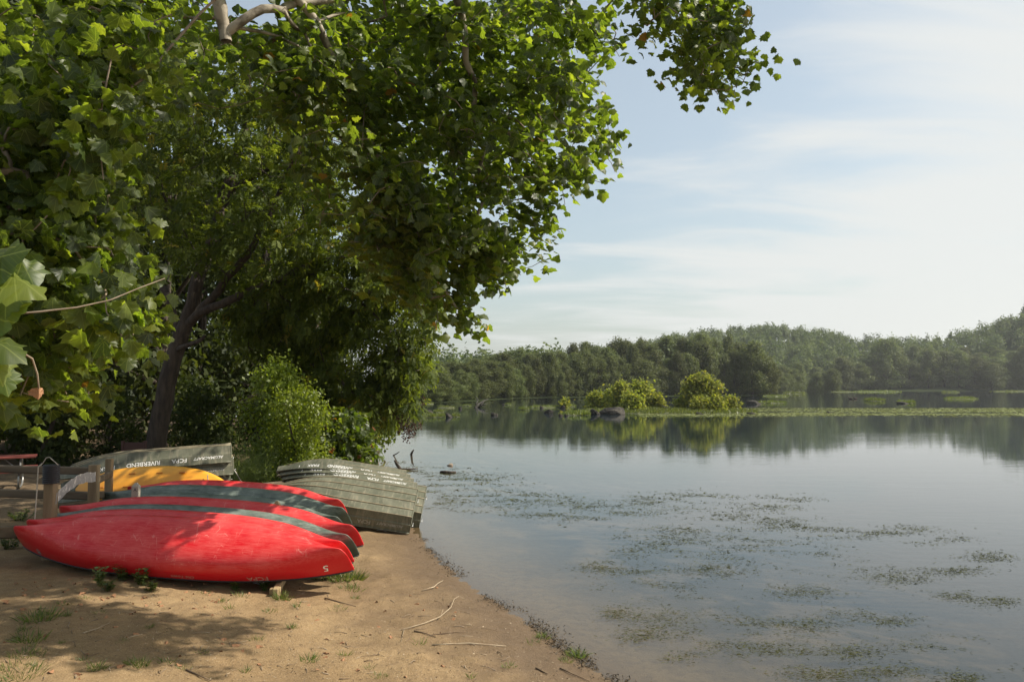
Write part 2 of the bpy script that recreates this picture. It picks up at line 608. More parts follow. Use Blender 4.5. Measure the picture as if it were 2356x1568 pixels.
def ground_mat():
    m, nt, out = mat('bank_soil')
    N = NT(nt)
    oc = N.coord('Object')
    sp = N.n('ShaderNodeSeparateXYZ', {0: oc})
    z = sp.outputs[2]
    n1, n2, n3 = N.noise(oc, .55, 6, .6), N.noise(oc, 7.0, 8, .7), N.noise(oc, 60, 5, .7)
    dry = N.mix(N.range(n1, .36, .64), (.232, .152, .074), (.325, .222, .114))
    dry = N.mix(N.math('MULTIPLY', N.range(N.noise(oc, 1.6, 6, .65), .50, .66), .45), dry, (.19, .122, .062))
    dry = N.mix(N.math('MULTIPLY', N.range(n2, .46, .62), .55), dry, (.185, .118, .058))
    dry = N.mix(N.math('MULTIPLY', N.range(n3, .56, .66), .6), dry, (.46, .35, .22))
    dry = N.mix(N.math('MULTIPLY', N.range(n3, .42, .34), .7), dry, (.13, .085, .05))
    wet = N.range(N.math('ADD', z, N.math('MULTIPLY', N.math('SUBTRACT', n1, .5), .10)), .17, .03)
    soil = N.mix(wet, dry, (.135, .088, .048))
    litter = N.mix(N.range(n2, .40, .60), (.10, .068, .038), (.17, .12, .07))
    wood = N.attr = N.n('ShaderNodeAttribute', attribute_name='woods').outputs['Fac']
    soil = N.mix(wood, soil, litter)
    deep = N.range(z, -.03, -.20)
    weeds = N.mix(N.range(N.noise(oc, .9, 6, .65), .34, .52), (.24, .175, .105), (.022, .028, .022))
    shal = N.mix(N.range(n2, .45, .6), (.20, .145, .085), (.15, .108, .066))
    bed = N.mix(deep, shal, weeds)
    under = N.range(z, .01, -.03)
    c = N.mix(under, soil, bed)
    far = N.n('ShaderNodeAttribute', attribute_name='far').outputs['Fac']
    c = N.mix(far, c, (.028, .036, .016))
    b = N.n('ShaderNodeBsdfPrincipled', {'Base Color': c, 'Roughness': N.math('SUBTRACT', .92, N.math('MULTIPLY', wet, .30)), 'Specular IOR Level': N.range(far, 0, 1, .3, .0),
                                        'Normal': N.bump(N.math('ADD', N.math('MULTIPLY', n2, .7), N.math('MULTIPLY', n3, .35)), .9, .05)})
    nt.links.new(b.outputs[0], out.inputs[0])
    return m


M['ground'] = ground_mat()


def water_mat():
    m, nt, out = mat('river_water')
    N = NT(nt)
    geo = N.n('ShaderNodeNewGeometry').outputs['Position']
    d = N.n('ShaderNodeAttribute', attribute_name='depth').outputs['Fac']
    mp1 = N.n('ShaderNodeMapping', {'Vector': geo, 'Scale': (.55, 1.5, 1), 'Rotation': (0, 0, .12)}).outputs[0]
    w1 = N.noise(mp1, 2.6, 3, .5)
    w2 = N.noise(N.n('ShaderNodeMapping', {'Vector': geo, 'Scale': (.10, .32, 1)}).outputs[0], 1.0, 3, .5)
    gust = N.range(N.noise(N.n('ShaderNodeMapping', {'Vector': geo, 'Scale': (.012, .055, 1)}).outputs[0], 1.0, 4, .6), .42, .68, .25, 1.0)
    h = N.math('ADD', N.math('MULTIPLY', w1, .30), N.math('MULTIPLY', w2, .7))
    nb = N.n('ShaderNodeBump', {'Height': h, 'Strength': N.math('MULTIPLY', gust, .24), 'Distance': .055}).outputs[0]
    fr = N.n('ShaderNodeFresnel', {'IOR': 1.333, 'Normal': nb}).outputs[0]
    murk = N.math('SUBTRACT', 1.0, N.math('POWER', 2.718, N.math('MULTIPLY', d, -2.2)))
    tr = N.n('ShaderNodeBsdfTransparent', {'Color': (.86, .86, .78, 1)})
    df = N.n('ShaderNodeBsdfDiffuse', {'Color': (.011, .020, .027, 1)})
    body = N.n('ShaderNodeMixShader', {0: murk, 1: tr.outputs[0], 2: df.outputs[0]})
    gl = N.n('ShaderNodeBsdfGlossy', {'Color': (1, 1, 1, 1), 'Roughness': .02, 'Normal': nb})
    x = N.n('ShaderNodeMixShader', {0: fr, 1: body.outputs[0], 2: gl.outputs[0]})
    nt.links.new(x.outputs[0], out.inputs[0])
    return m


M['water'] = water_mat()
M['weed'] = leaf_mat('river_weed', [(0, G(.040, .044, .018)), (.6, G(.075, .080, .028)), (1, G(.12, .13, .04))], (1.5, 1.5, 1.0), .2, .95, .02)
M['matweed'] = leaf_mat('floating_weed_mat', [(0, G(.12, .14, .05)), (.6, G(.20, .22, .08)), (1, G(.30, .32, .16))], (1.5, 1.5, 1.0), .15, .9, .05)

# ------------------------------------------------------------------ ground sheet and river


def axis(segs):
    out = []
    for a, b, st in segs:
        n = max(1, int(round((b - a) / st)))
        out += list(np.linspace(a, b, n, endpoint=False))
    out.append(segs[-1][1])
    return np.array(out)


gx = axis([(-1400, -300, 110), (-300, -80, 14), (-80, -26, 2.2), (-26, -10, .42), (-10, 3.2, .075), (3.2, 14, .5), (14, 60, 3), (60, 560, 12), (560, 1600, 104)])
gy = axis([(-40, 3, 2.4), (3, 6.8, .25), (6.8, 15, .075), (15, 24, .16), (24, 60, .8), (60, 140, 3), (140, 300, 2.5), (300, 480, 8), (480, 560, 3), (560, 960, 16), (960, 2600, 160)])
X, Y = np.meshgrid(gx, gy)
Z = ground_z(X.ravel(), Y.ravel()).reshape(X.shape)
nx, ny = len(gx), len(gy)
idx = np.arange(nx * ny).reshape(ny, nx)
quads = np.stack([idx[:-1, :-1], idx[:-1, 1:], idx[1:, 1:], idx[1:, :-1]], -1).reshape(-1, 4)
Pxy = np.stack([X.ravel(), Y.ravel()], 1)
dsh = sdist(Pxy, SHORE)
inn = inside(Pxy, NEAR_LAND)
woods = np.where(inn, np.clip(sstep(14.5, 24, Pxy[:, 1]) * sstep(.5, 2.5, dsh) + sstep(-7, -12, Pxy[:, 0]) * .8, 0, 1), 0)
far_a = (Pxy[:, 1] > 100) * 1.0
g = link('ground', mesh('ground', np.stack([X.ravel(), Y.ravel(), Z.ravel()], 1), quads, M['ground'], True, attrs={'woods': woods, 'far': far_a}))
tag(g, kind='structure')

wx = axis([(-1400, -100, 65), (-100, -12, 4), (-12, 14, .35), (14, 60, 2), (60, 600, 20), (600, 1600, 100)])
wy = axis([(-30, 4, 2), (4, 24, .35), (24, 120, 3), (120, 620, 20)])
X2, Y2 = np.meshgrid(wx, wy)
dep = np.maximum(0, -ground_z(X2.ravel(), Y2.ravel()))
idx = np.arange(X2.size).reshape(X2.shape)
quads = np.stack([idx[:-1, :-1], idx[:-1, 1:], idx[1:, 1:], idx[1:, :-1]], -1).reshape(-1, 4)
w = link('river_water', mesh('river_water', np.stack([X2.ravel(), Y2.ravel(), X2.ravel() * 0], 1), quads, M['water'], True, attrs={'depth': dep}))
tag(w, kind='structure')

# ------------------------------------------------------------------ leaf building blocks


def leaf_shape(detail, curl=.18, fold=.16, seed=0):
    """one lobed leaf, base at the origin, tip along +Y, upper face +Z; returns verts, triangles"""
    r = random.Random(seed)
    if detail:
        half = [(.12, -.10), (.30, -.05), (.45, -.11), (.49, .05), (.68, .15), (.59, .28), (.69, .46), (.50, .50), (.38, .58), (.36, .74), (.20, .80), (.11, .90)]
    else:
        half = [(.40, -.08), (.66, .18), (.62, .46), (.36, .60), (.28, .78)]
    mid = [(0, 0), (0, .38), (0, 1.02)]
    V = [(x, y) for x, y in mid]
    for sgn in (1, -1):
        V += [(sgn * x * r.uniform(.92, 1.08), y + r.uniform(-.03, .03)) for x, y in half]
    n = len(half)
    T = []
    for k in range(2):
        o = 3 + k * n
        ring = [0] + [o + i for i in range(n)] + [2]
        for i in range(len(ring) - 1):
            T.append((1, ring[i], ring[i + 1]) if k == 0 else (1, ring[i + 1], ring[i]))
    P = []
    for x, y in V:
        z = -fold * abs(x) * 1.2 - curl * (y ** 2) * .7 - curl * x * x * 1.6 + r.uniform(-.03, .03)
        if y < .9 and x != 0:
            z += .07 * math.sin(9 * math.atan2(y - .3, abs(x) + .01))
        P.append((x, y, z))
    return np.array(P), np.array(T)


def frond_shape(n=9, L=1.0, droop=.35, wl=.30, seed=0):
    r = random.Random(seed)
    V, T = [], []

    def leaflet(o, d, nrm, l, w):
        d, nrm = Vector(d).normalized(), Vector(nrm)
        s = d.cross(nrm).normalized() * w
        o = Vector(o)
        b = len(V)
        for p in (o, o + d * l * .45 + s - nrm * .02, o + d * l - nrm * l * .18, o + d * l * .45 - s - nrm * .02):
            V.append(tuple(p))
        T.append((b, b + 1, b + 2))
        T.append((b, b + 2, b + 3))
    k = n // 2
    for i in range(k):
        t = .25 + .7 * i / k
        o = (0, L * t, -droop * t * t)
        for sgn in (1, -1):
            leaflet(o, (sgn * .9, .55 + r.uniform(-.2, .2), -.2 + r.uniform(-.2, .2)), (0, r.uniform(-.3, .3), 1), wl * r.uniform(.85, 1.15), wl * .24)
    leaflet((0, L, -droop), (0, 1, -.5), (0, .4, 1), wl * 1.1, wl * .22)
    return np.array(V), np.array(T)


def blade_shape():
    V = np.array([(-.5, 0, 0), (.5, 0, 0), (.28, .55, .05), (-.28, .55, .05), (0, 1, -.05)])
    T = np.array([(0, 1, 2), (0, 2, 3), (3, 2, 4)])
    return V, T


def rhomb_shape():
    return np.array([(0, 0, 0), (.32, .42, -.06), (0, 1, -.12), (-.32, .42, -.06)]), np.array([(0, 1, 2), (0, 2, 3)])


def frames(tip, nrm):
    tip = tip / np.maximum(np.linalg.norm(tip, axis=1, keepdims=True), 1e-9)
    nrm = nrm - tip * np.sum(nrm * tip, 1, keepdims=True)
    nrm = nrm / np.maximum(np.linalg.norm(nrm, axis=1, keepdims=True), 1e-9)
    xx = np.cross(tip, nrm)
    return np.stack([xx, tip, nrm], 2)          # columns: x, y, z


def scatter(shapes, pos, R, size, tint, which=None):
    """joined leaves: shapes is a list of (verts, tris)"""
    pos, size = np.asarray(pos), np.asarray(size)
    which = rng.integers(0, len(shapes), len(pos)) if which is None else which
    VV, TT, AA, LL, o = [], [], [], [], 0
    for k, (v, t) in enumerate(shapes):
        s = np.where(which == k)[0]
        if not len(s):
            continue
        P = np.einsum('nij,vj->nvi', R[s], v) * size[s][:, None, None] + pos[s][:, None, :]
        VV.append(P.reshape(-1, 3))
        TT.append((t[None] + (np.arange(len(s)) * len(v))[:, None, None] + o).reshape(-1, 3))
        AA.append(np.repeat(tint[s], len(v)))
        LL.append(np.tile(v[:, :2], (len(s), 1)))
        o += len(s) * len(v)
    scatter.local = np.concatenate(LL)
    return np.concatenate(VV), np.concatenate(TT), np.concatenate(AA)


def unit(n):
    v = rng.normal(size=(n, 3))
    return v / np.linalg.norm(v, axis=1, keepdims=True)


SYC_HI = [leaf_shape(True, .12 + .11 * (k % 4), .05 + .13 * (k % 3), k) for k in range(8)]
SYC_LO = [leaf_shape(False, .12 + .05 * k, .10 + .07 * (k % 3), k) for k in range(4)]
FROND = [frond_shape(9, 1.0, .12 + .12 * k, .46, k) for k in range(4)]
RH = [rhomb_shape()]
WIDE = [(np.array([(0, 0, 0), (.55, .42, -.08), (0, 1, -.15), (-.55, .42, -.08)]), np.array([(0, 1, 2), (0, 2, 3)]))]
BL = [blade_shape()]

# ------------------------------------------------------------------ branch growth


def in_poly_points(poly, n):
    poly = np.array(poly, float)
    lo, hi = poly.min(0), poly.max(0)
    out = np.zeros((0, 2))
    while len(out) < n:
        p = rng.uniform(lo, hi, (n * 3, 2))
        out = np.concatenate([out, p[inside(p, [tuple(q) for q in poly])]])
    return out[:n]


class Skeleton:
    def __init__(s):
        s.P, s.par, s.rfix, s.paths = [], [], [], []

    def limb(s, pts, r0, r1, start=None, sub=.35, wob=.04):
        """an explicit limb; pts a list of points, radius r0 to r1"""
        pts = [np.array(p, float) for p in pts]
        # smooth by Catmull-Rom
        out = []
        n = len(pts)
        for i in range(n - 1):
            p0, p1, p2, p3 = pts[max(i - 1, 0)], pts[i], pts[i + 1], pts[min(i + 2, n - 1)]
            m = max(2, int(np.linalg.norm(p2 - p1) / sub))
            for k in range(m):
                t = k / m
                q = .5 * ((2 * p1) + (-p0 + p2) * t + (2 * p0 - 5 * p1 + 4 * p2 - p3) * t * t + (-p0 + 3 * p1 - 3 * p2 + p3) * t ** 3)
                out.append(q + rng.normal(size=3) * wob * (0 if (i == 0 and k == 0) else 1))
        out.append(pts[-1])
        ids = []
        par = start if start is not None else -1
        if start == 'near':
            A = np.array(s.P)
            par = int(np.argmin(np.linalg.norm(A - out[0], axis=1)))
        for k, q in enumerate(out):
            s.P.append(q)
            s.par.append(par)
            s.rfix.append(r0 + (r1 - r0) * k / max(1, len(out) - 1))
            par = len(s.P) - 1
            ids.append(par)
        s.paths.append(ids)
        return ids

    def attach(s, targets, step=.35, sag=.08, avoid_up=0.0):
        """join every target to the nearest part of the skeleton by a curved twig"""
        ends = []
        T = np.array(targets)
        A = np.array(s.P)
        d0 = np.array([np.min(np.linalg.norm(A - t, axis=1)) for t in T])
        for k in np.argsort(d0):
            t = T[k]
            A = np.array(s.P)
            dv = t - A
            d = np.linalg.norm(dv, axis=1)
            i = int(np.argmin(d))
            m = max(2, int(d[i] / step))
            a = A[i]
            pd = a - np.array(s.P[s.par[i]]) if s.par[i] >= 0 else t - a
            pd = pd / (np.linalg.norm(pd) + 1e-9)
            c = a + pd * d[i] * .35 + (t - a) * .2 + rng.normal(size=3) * .10 * d[i] + np.array((0, 0, sag * d[i]))
            ids = [i]
            par = i
            for j in range(1, m + 1):
                u = j / m
                q = (1 - u) ** 2 * a + 2 * u * (1 - u) * c + u * u * t + (rng.normal(size=3) * .02 if j < m else 0)
                s.P.append(q)
                s.par.append(par)
                s.rfix.append(0)
                par = len(s.P) - 1
                ids.append(par)
            s.paths.append(ids)
            ends.append(par)
        return ends

    def radii(s, tip=.006, power=.5):
        n = len(s.P)
        cnt = np.zeros(n)
        haschild = np.zeros(n, bool)
        for i in range(n):
            if s.par[i] >= 0:
                haschild[s.par[i]] = True
        cnt[~haschild] = 1
        for i in range(n - 1, -1, -1):
            if s.par[i] >= 0:
                cnt[s.par[i]] += cnt[i]
        r = tip * np.maximum(cnt, 1) ** power
        rf = np.array(s.rfix)
        return np.where(rf > 0, rf, r)

    def meshes(s, lo=0, hi=None, tip=.006, power=.5, sides=(5, 10)):
        r = s.radii(tip, power)
        V, Q, o = [], [], 0
        for ids in s.paths[lo:hi]:
            rr = [min(r[i], r[ids[1]] * 1.25) if k == 0 and len(ids) > 1 and s.rfix[ids[-1]] == 0 else r[i] for k, i in enumerate(ids)]
            n = sides[1] if max(rr) > .05 else sides[0]
            v, f = tube_arrays([s.P[i] for i in ids], rr, n, False)
            V.append(np.array([tuple(p) for p in v]))
            Q.append(np.array(f) + o)
            o += len(v)
        return np.concatenate(V), np.concatenate(Q)

    def end_dirs(s, ends):
        P = np.array([s.P[e] for e in ends])
        D = np.array([s.P[e] - s.P[s.par[e]] for e in ends])
        return P, D / np.linalg.norm(D, axis=1, keepdims=True)


def sprays(P, D, per, spread, back, size, droop=.5, up=1.0, jit=.6, flat=1.0):
    """leaf positions and frames around twig ends"""
    n = len(P)
    k = np.repeat(np.arange(n), per)
    m = len(k)
    u = rng.uniform(0, 1, m)
    pos = P[k] - D[k] * (u * back)[:, None] + unit(m) * np.array((1, 1, flat)) * (rng.uniform(.2, 1, m) ** .5 * spread)[:, None]
    tip = D[k] * .5 + unit(m) * .8 + np.array((0, 0, -droop))
    nrm = np.array((0, 0, up)) + unit(m) * jit + np.array((SUN.x, SUN.y, SUN.z)) * .35
    R = frames(tip, nrm)
    sz = rng.uniform(size[0], size[1], m)
    return pos, R, sz


def S(pts):
    return [(x * K, y * K) for x, y in pts]


# ------------------------------------------------------------------ the sycamore over the bank
syc = empty('sycamore_tree', loc=(-9.5, 5.0, gz(-9.5, 5.0)))
tag(syc, 'big sycamore with large lobed leaves overhanging the bank and filling the top left', 'tree')
sk = Skeleton()
base = (-9.5, 5.0, gz(-9.5, 5) - .2)
sk.limb([base, (-9.3, 5.2, 3), (-8.8, 6.0, 6.5), (-7.6, 7.5, 10.5), (-6.0, 9.0, 13.5)], .55, .24, wob=.02)
n_trunk = len(sk.paths)
# the pale limb seen at the top, with a broken stub and a branch that bends to the right
stub = pt(226, 36, 11.0)
sk.limb([(-7.4, 7.8, 11.0), pt(205, -70, 10.6), pt(214, -20, 10.8), pt(220, 8, 10.9), pt(224, 26, 11.0), pt(226, 41, 11.0)], .16, .08, 'near', wob=.01)
sk.limb([pt(226, 33, 11.0), pt(244, 20, 11.0), pt(262, 9, 11.1), pt(281, 10, 11.3), pt(287, 5, 11.4), pt(312, 1, 11.6), pt(352, -4, 12.0), pt(420, -22, 12.6)], .068, .05, 'near', wob=.006)
sk.limb([pt(283, 9, 11.3), pt(293, 24, 11.5), pt(304, 31, 11.6), pt(322, 19, 11.8), pt(345, 12, 12.1)], .038, .025, 'near', wob=.006)
sk.limb([pt(304, 31, 11.6), pt(318, 60, 11.8), pt(330, 90, 12), pt(338, 118, 12.1)], .025, .015, 'near', wob=.01)
sk.limb([pt(228, 25, 11.0), pt(262, 32, 11.4), pt(296, 46, 11.8), pt(325, 62, 12.2)], .032, .016, 'near', wob=.012)
# big limbs that pass above the picture
sk.limb([(-7.6, 7.5, 10.5), (-4.5, 9.2, 10.6), (-1.2, 10.6, 10.4), (1.2, 10.6, 9.9), (2.4, 9.8, 8.2)], .20, .03, 'near')
sk.limb([(-6.0, 9.0, 13.5), (-3.0, 11.5, 13.2), (0.2, 13.4, 12.2), (2.0, 14.4, 10.8)], .17, .05, 'near')
sk.limb([(-1.2, 10.6, 10.4), (-.8, 12.0, 9.0), (-.5, 13.2, 7.2), (-.6, 14.0, 5.6)], .075, .025, 'near')
sk.limb([(-4.5, 9.2, 10.6), (-3.4, 11.0, 9.4), (-2.4, 12.4, 7.6), (-1.9, 13.4, 5.9), (-1.0, 14.2, 4.6)], .085, .02, 'near')
sk.limb([(-9.2, 5.3, 3.6), (-7.4, 5.8, 5.0), (-5.6, 6.2, 5.3), (-4.3, 6.5, 5.0)], .09, .010, 'near')
sk.limb([(-8.9, 5.9, 5.8), (-7.0, 6.6, 7.2), (-5.0, 7.4, 7.6), (-4.0, 8.0, 7.2)], .10, .010, 'near')
sk.limb([(-9.3, 5.1, 3.0), (-7.4, 5.3, 3.9), (-5.2, 5.6, 4.0), (-4.3, 5.8, 3.7)], .07, .010, 'near')
n_limb = len(sk.paths)

tg = []


def sun_ok(p):
    """keeps the gap in the crown through which the sun reaches the canoes and the open sand"""
    x, y, z = p
    if 10.6 < y < 13.4:
        return x < .97 * (z - .8) - 5.0 or random.random() < .05
    if y <= 10.6:
        return x < .97 * (z - .3) - 2.6
    return True


def region(poly, n, y0, y1, tilt=0.0):
    q = in_poly_points(S(poly), n)
    for px, py in q:
        for _ in range(9):
            p = pt(px, py, random.uniform(y0, y1))
            if y0 < 10.7 and y1 < 11 or sun_ok(p):
                break
        tg.append(p)


region([(760, 0), (1385, 0), (1392, 60), (1375, 130), (1365, 230), (1405, 320), (1405, 380), (1330, 425), (1262, 475), (1270, 540), (1215, 585), (1120, 560), (1000, 600), (900, 520), (800, 330)], 430, 11.5, 16.5)
region([(840, 400), (1100, 520), (1215, 560), (1150, 620), (1060, 670), (1060, 725), (985, 745), (900, 660), (830, 540)], 165, 12, 16)
for ex_, ey_ in ((1408, 60), (1400, 95), (1425, 130), (1400, 300), (1428, 345), (1415, 395), (1385, 420), (1300, 470), (1290, 535), (1250, 590), (1225, 612), (1170, 600), (1195, 575), (1150, 640), (1165, 662), (1120, 650), (1092, 700), (1080, 730), (1100, 745), (1040, 748), (1000, 762), (960, 770)):
    tg.append(pt(ex_ * K, ey_ * K, random.uniform(13.5, 15.5)))
region([(560, 90), (900, 60), (900, 640), (760, 560), (640, 380)], 95, 11, 16)
region([(700, 0), (1300, 0), (1330, 200), (1150, 420), (850, 440)], 170, 16, 21)
region([(330, 0), (800, 0), (850, 300), (560, 200), (420, 260)], 85, 11, 17)
region([(0, 0), (400, 0), (390, 130), (290, 250), (260, 380), (0, 420)], 150, 6.5, 11)
region([(0, 330), (230, 300), (280, 420), (270, 600), (340, 690), (330, 760), (270, 840), (250, 900), (150, 930), (0, 900)], 230, 6.4, 11)
region([(1390, 0), (1735, 0), (1715, 35), (1685, 110), (1640, 150), (1560, 130), (1535, 90), (1545, 50), (1440, 60)], 42, 8.6, 10.4)
region([(1700, 145), (1730, 160), (1715, 195), (1640, 228), (1580, 190), (1570, 150)], 17, 8.6, 10.2)
region([(-620, 0), (0, 0), (0, 880), (-300, 850), (-620, 600)], 95, 5.6, 9.5)
n_seen = len(tg)
# the part of the crown above the picture, which throws the dappled shade on the left of the bank
for _ in range(45):
    y = random.uniform(5, 8.2)
    tg.append(np.array((random.uniform(-2.2, 1.1), y, 3.2 + .5 * y + .3 + random.uniform(0, 2.4))))
for _ in range(190):
    y = random.uniform(8.5, 12)
    z = 3.2 + .5 * y + .8 + random.uniform(0, 2.2)
    tg.append(np.array((random.uniform(.97 * (z - .4) - 7.5, .97 * (z - .4) - 2.7), y, z)))
for _ in range(250):
    y = random.uniform(8.6, 18)
    x = random.uniform(-5.5, 5.0 - max(0, (y - 13)) * .8)
    zlo = 3.2 + .50 * y + .25
    tg.append(np.array((x, y, zlo + random.uniform(0, 3.0))))
tg[n_seen:] = [p for p in tg[n_seen:] if sun_ok(p)]
ends = sk.attach(tg, .32, .10)
P_, D_ = sk.end_dirs(ends)
pos, R, sz = sprays(P_, D_, 17, .30, .55, (.095, .175), .55, 1.0, .55)
sz = sz * np.where((pos[:, 1] < 10.9) & (pos[:, 0] > .6), .70, 1.0)
tint = np.clip(rng.normal(.44, .30, len(pos)), 0, .94)
tint[rng.random(len(pos)) < .0022] = .985
# largest leaves in view become objects of their own
dist = np.linalg.norm(pos - np.array((0, 0, CAMZ)), axis=1)
u_ = pos[:, 0] / pos[:, 1]
v_ = (pos[:, 2] - CAMZ) / pos[:, 1]
seen = (np.abs(u_) < .635) & (v_ > -.12) & (v_ < .475)
score = np.where(seen, sz / dist, 0)
big = np.argsort(-score)[:286]
isbig = np.zeros(len(pos), bool)
isbig[big] = True
near = (dist < 12.5) & ~isbig
farl = ~near & ~isbig
off = np.array(syc.location)
for name, sel, shapes in (('foliage', near, SYC_HI), ('foliage', farl, SYC_LO)):
    v, t, a = scatter(shapes, pos[sel], R[sel], sz[sel], tint[sel])
    o = link(name, mesh(name, v - off, t, M['syc'], True, tint=a, attrs={'leaf_x': scatter.local[:, 0], 'leaf_y': scatter.local[:, 1]}), syc)
    tag(o, kind='stuff')
leaf_me = []
for k, (v, t) in enumerate(SYC_HI):
    for tv in (.10, .40, .62, .80):
        leaf_me.append(mesh('leaf', v, t, M['syc'], True, tint=np.full(len(v), tv + .014 * k), attrs={'leaf_x': v[:, 0], 'leaf_y': v[:, 1]}))


def leaf_object(p, Rm, s, tv=None):
    o = link('leaf', random.choice(leaf_me) if tv is None else leaf_me[random.randrange(8) * 4 + tv], syc)
    Mx = Matrix([[*(float(c) for c in Rm[i] * s), float(p[i] - off[i])] for i in range(3)] + [[0, 0, 0, 1]])
    o.matrix_local = Mx
    return o


for i in big:
    leaf_object(pos[i], R[i], sz[i])
# the very near leaves at the left edge of the picture
for px, py, Yd, s, tip, nrm, tv in ((-14, 262, 2.7, .16, (.85, -.1, .30), (-.2, -.75, .5), 0), (22, 262, 2.75, .11, (.5, -.1, -.75), (.2, -.6, .7), 1), (14, 276, 2.7, .13, (.85, .0, -.45), (.25, -.5, .8), 3),
                                    (6, 282, 2.72, .12, (.1, -.1, -.95), (.5, -.7, .4), 1), (-8, 340, 2.7, .13, (.85, .0, -.35), (.2, -.55, .8), 1), (-12, 352, 2.7, .12, (.5, .0, -.85), (.4, -.6, .6), 3),
                                    (-10, 318, 2.75, .14, (.6, .1, .3), (.2, -.6, .7), 1), (2, 372, 3.2, .10, (.3, 0, -.9), (.4, -.6, .5), 1)):
    Rm = frames(np.array([tip], float), np.array([nrm], float))[0]
    leaf_object(pt(px, py, Yd), Rm, s, tv)
sk.limb([(-4.3, 5.8, 3.7), (-3.3, 4.6, 3.75), pt(-60, 290, 2.95), pt(-14, 262, 2.75), pt(24, 250, 2.8)], .011, .003, 'near', wob=.004)
sk.limb([pt(-60, 290, 2.95), pt(-20, 330, 2.8), pt(30, 358, 3.0), pt(39, 388, 3.1)], .006, .003, 'near', wob=.004)
sk.limb([(-4.3, 5.8, 3.7), pt(-60, 320, 4.4), pt(-30, 318, 4.2), pt(40, 312, 4.2), pt(110, 300, 4.4), pt(165, 278, 4.6)], .010, .003, 'near', wob=.004)
for nm, lo, hi, mt in (('trunk', 0, n_trunk, 'pale_bark'), ('branch', n_trunk, n_limb, 'pale_bark'), ('twigs', n_limb, None, 'twig')):
    v, q = sk.meshes(lo, hi, .0055, .42)
    o = link(nm, mesh(nm, v - off, q, M[mt], True), syc)
    if nm == 'twigs':
        tag(o, kind='stuff')
# a brown curled dead leaf hanging low at the left
v, t = leaf_shape(True, .6, .7, 33)
Rm = frames(np.array([(.1, 0, -1.0)]), np.array([(.6, -.6, .2)]))[0]
o = link('leaf', mesh('leaf', v, t, M['dryleaf']), syc)
tag(o, 'brown dried leaf hanging curled from a bare twig')
p = pt(39, 388, 3.1)
o.matrix_local = Matrix([[*(float(c) for c in Rm[i] * .042), float(p[i] - off[i])] for i in range(3)] + [[0, 0, 0, 1]])

# ------------------------------------------------------------------ the leaning ash behind the boats
ash_loc = pt(152, 462, 26)
ash_loc[2] = gz(ash_loc[0], ash_loc[1])
ash = empty('ash_tree', loc=ash_loc)
tag(ash, 'dark leaning tree with feathery compound leaves behind the upturned boats', 'tree')
sk = Skeleton()
D26 = 26.0
sk.limb([(ash_loc[0], ash_loc[1], ash_loc[2] - .2), pt(158, 430, D26), pt(164, 400, D26), pt(170, 370, D26), pt(178, 345, D26), pt(186, 325, D26)], .34, .25, wob=.01)
n_trunk = len(sk.paths)
sk.limb([pt(185, 327, D26), pt(200, 312, 25.6), pt(222, 303, 25.2), pt(262, 285, 25.2), pt(318, 262, 25.4), pt(380, 250, 26)], .16, .05, 'near')
sk.limb([pt(186, 325, D26), pt(196, 290, D26), pt(207, 250, 26.2), pt(222, 205, 26.4), pt(232, 175, 26.6), pt(242, 140, 26.8), pt(248, 105, 27), pt(250, 40, 27.5)], .24, .07, 'near')
sk.limb([pt(222, 207, 26.4), pt(240, 185, 26), pt(262, 172, 25.6), pt(300, 160, 25)], .10, .05, 'near')
sk.limb([pt(200, 310, 25.6), pt(228, 278, 25.2), pt(255, 245, 25), pt(276, 205, 24.8), pt(292, 165, 24.6), pt(330, 120, 24.2)], .14, .05, 'near')
sk.limb([pt(262, 285, 25.2), pt(300, 275, 25.4), pt(345, 290, 25.8), pt(380, 320, 26), pt(402, 360, 26)], .08, .025, 'near')
sk.limb([pt(176, 352, D26), pt(190, 344, 25.6), pt(205, 335, 25.4)], .10, .05, 'near')
sk.limb([pt(180, 340, D26), pt(170, 300, 26.5), pt(140, 250, 27), pt(110, 200, 27.5), pt(90, 120, 28)], .13, .05, 'near')
n_limb = len(sk.paths)
tg = []
sun_ok = lambda p: True
region([(250, 60), (700, 60), (900, 300), (1020, 560), (1010, 740), (880, 700), (640, 620), (430, 620), (300, 480)], 560, 22, 30)
region([(560, 620), (900, 560), (1010, 700), (985, 800), (985, 850), (930, 870), (880, 800), (700, 780), (560, 740)], 250, 24.5, 30)
region([(860, 780), (960, 800), (975, 850), (955, 900), (930, 960), (880, 1000), (850, 940)], 110, 25, 28.5)
region([(520, 700), (720, 760), (830, 860), (850, 930), (760, 960), (640, 860), (560, 800)], 120, 26, 30)
ends = sk.attach(tg, .5, .06)
P_, D_ = sk.end_dirs(ends)
pos, R, sz = sprays(P_, D_, 16, .62, .6, (.24, .38), .30, 1.0, .38, .30)
tint = np.clip(rng.normal(.45, .24, len(pos)), 0, 1)
off = np.array(ash.location)
v, t, a = scatter(FROND, pos, R, sz, tint)
tag(link('foliage', mesh('foliage', v - off, t, M['ash'], tint=a), ash), kind='stuff')
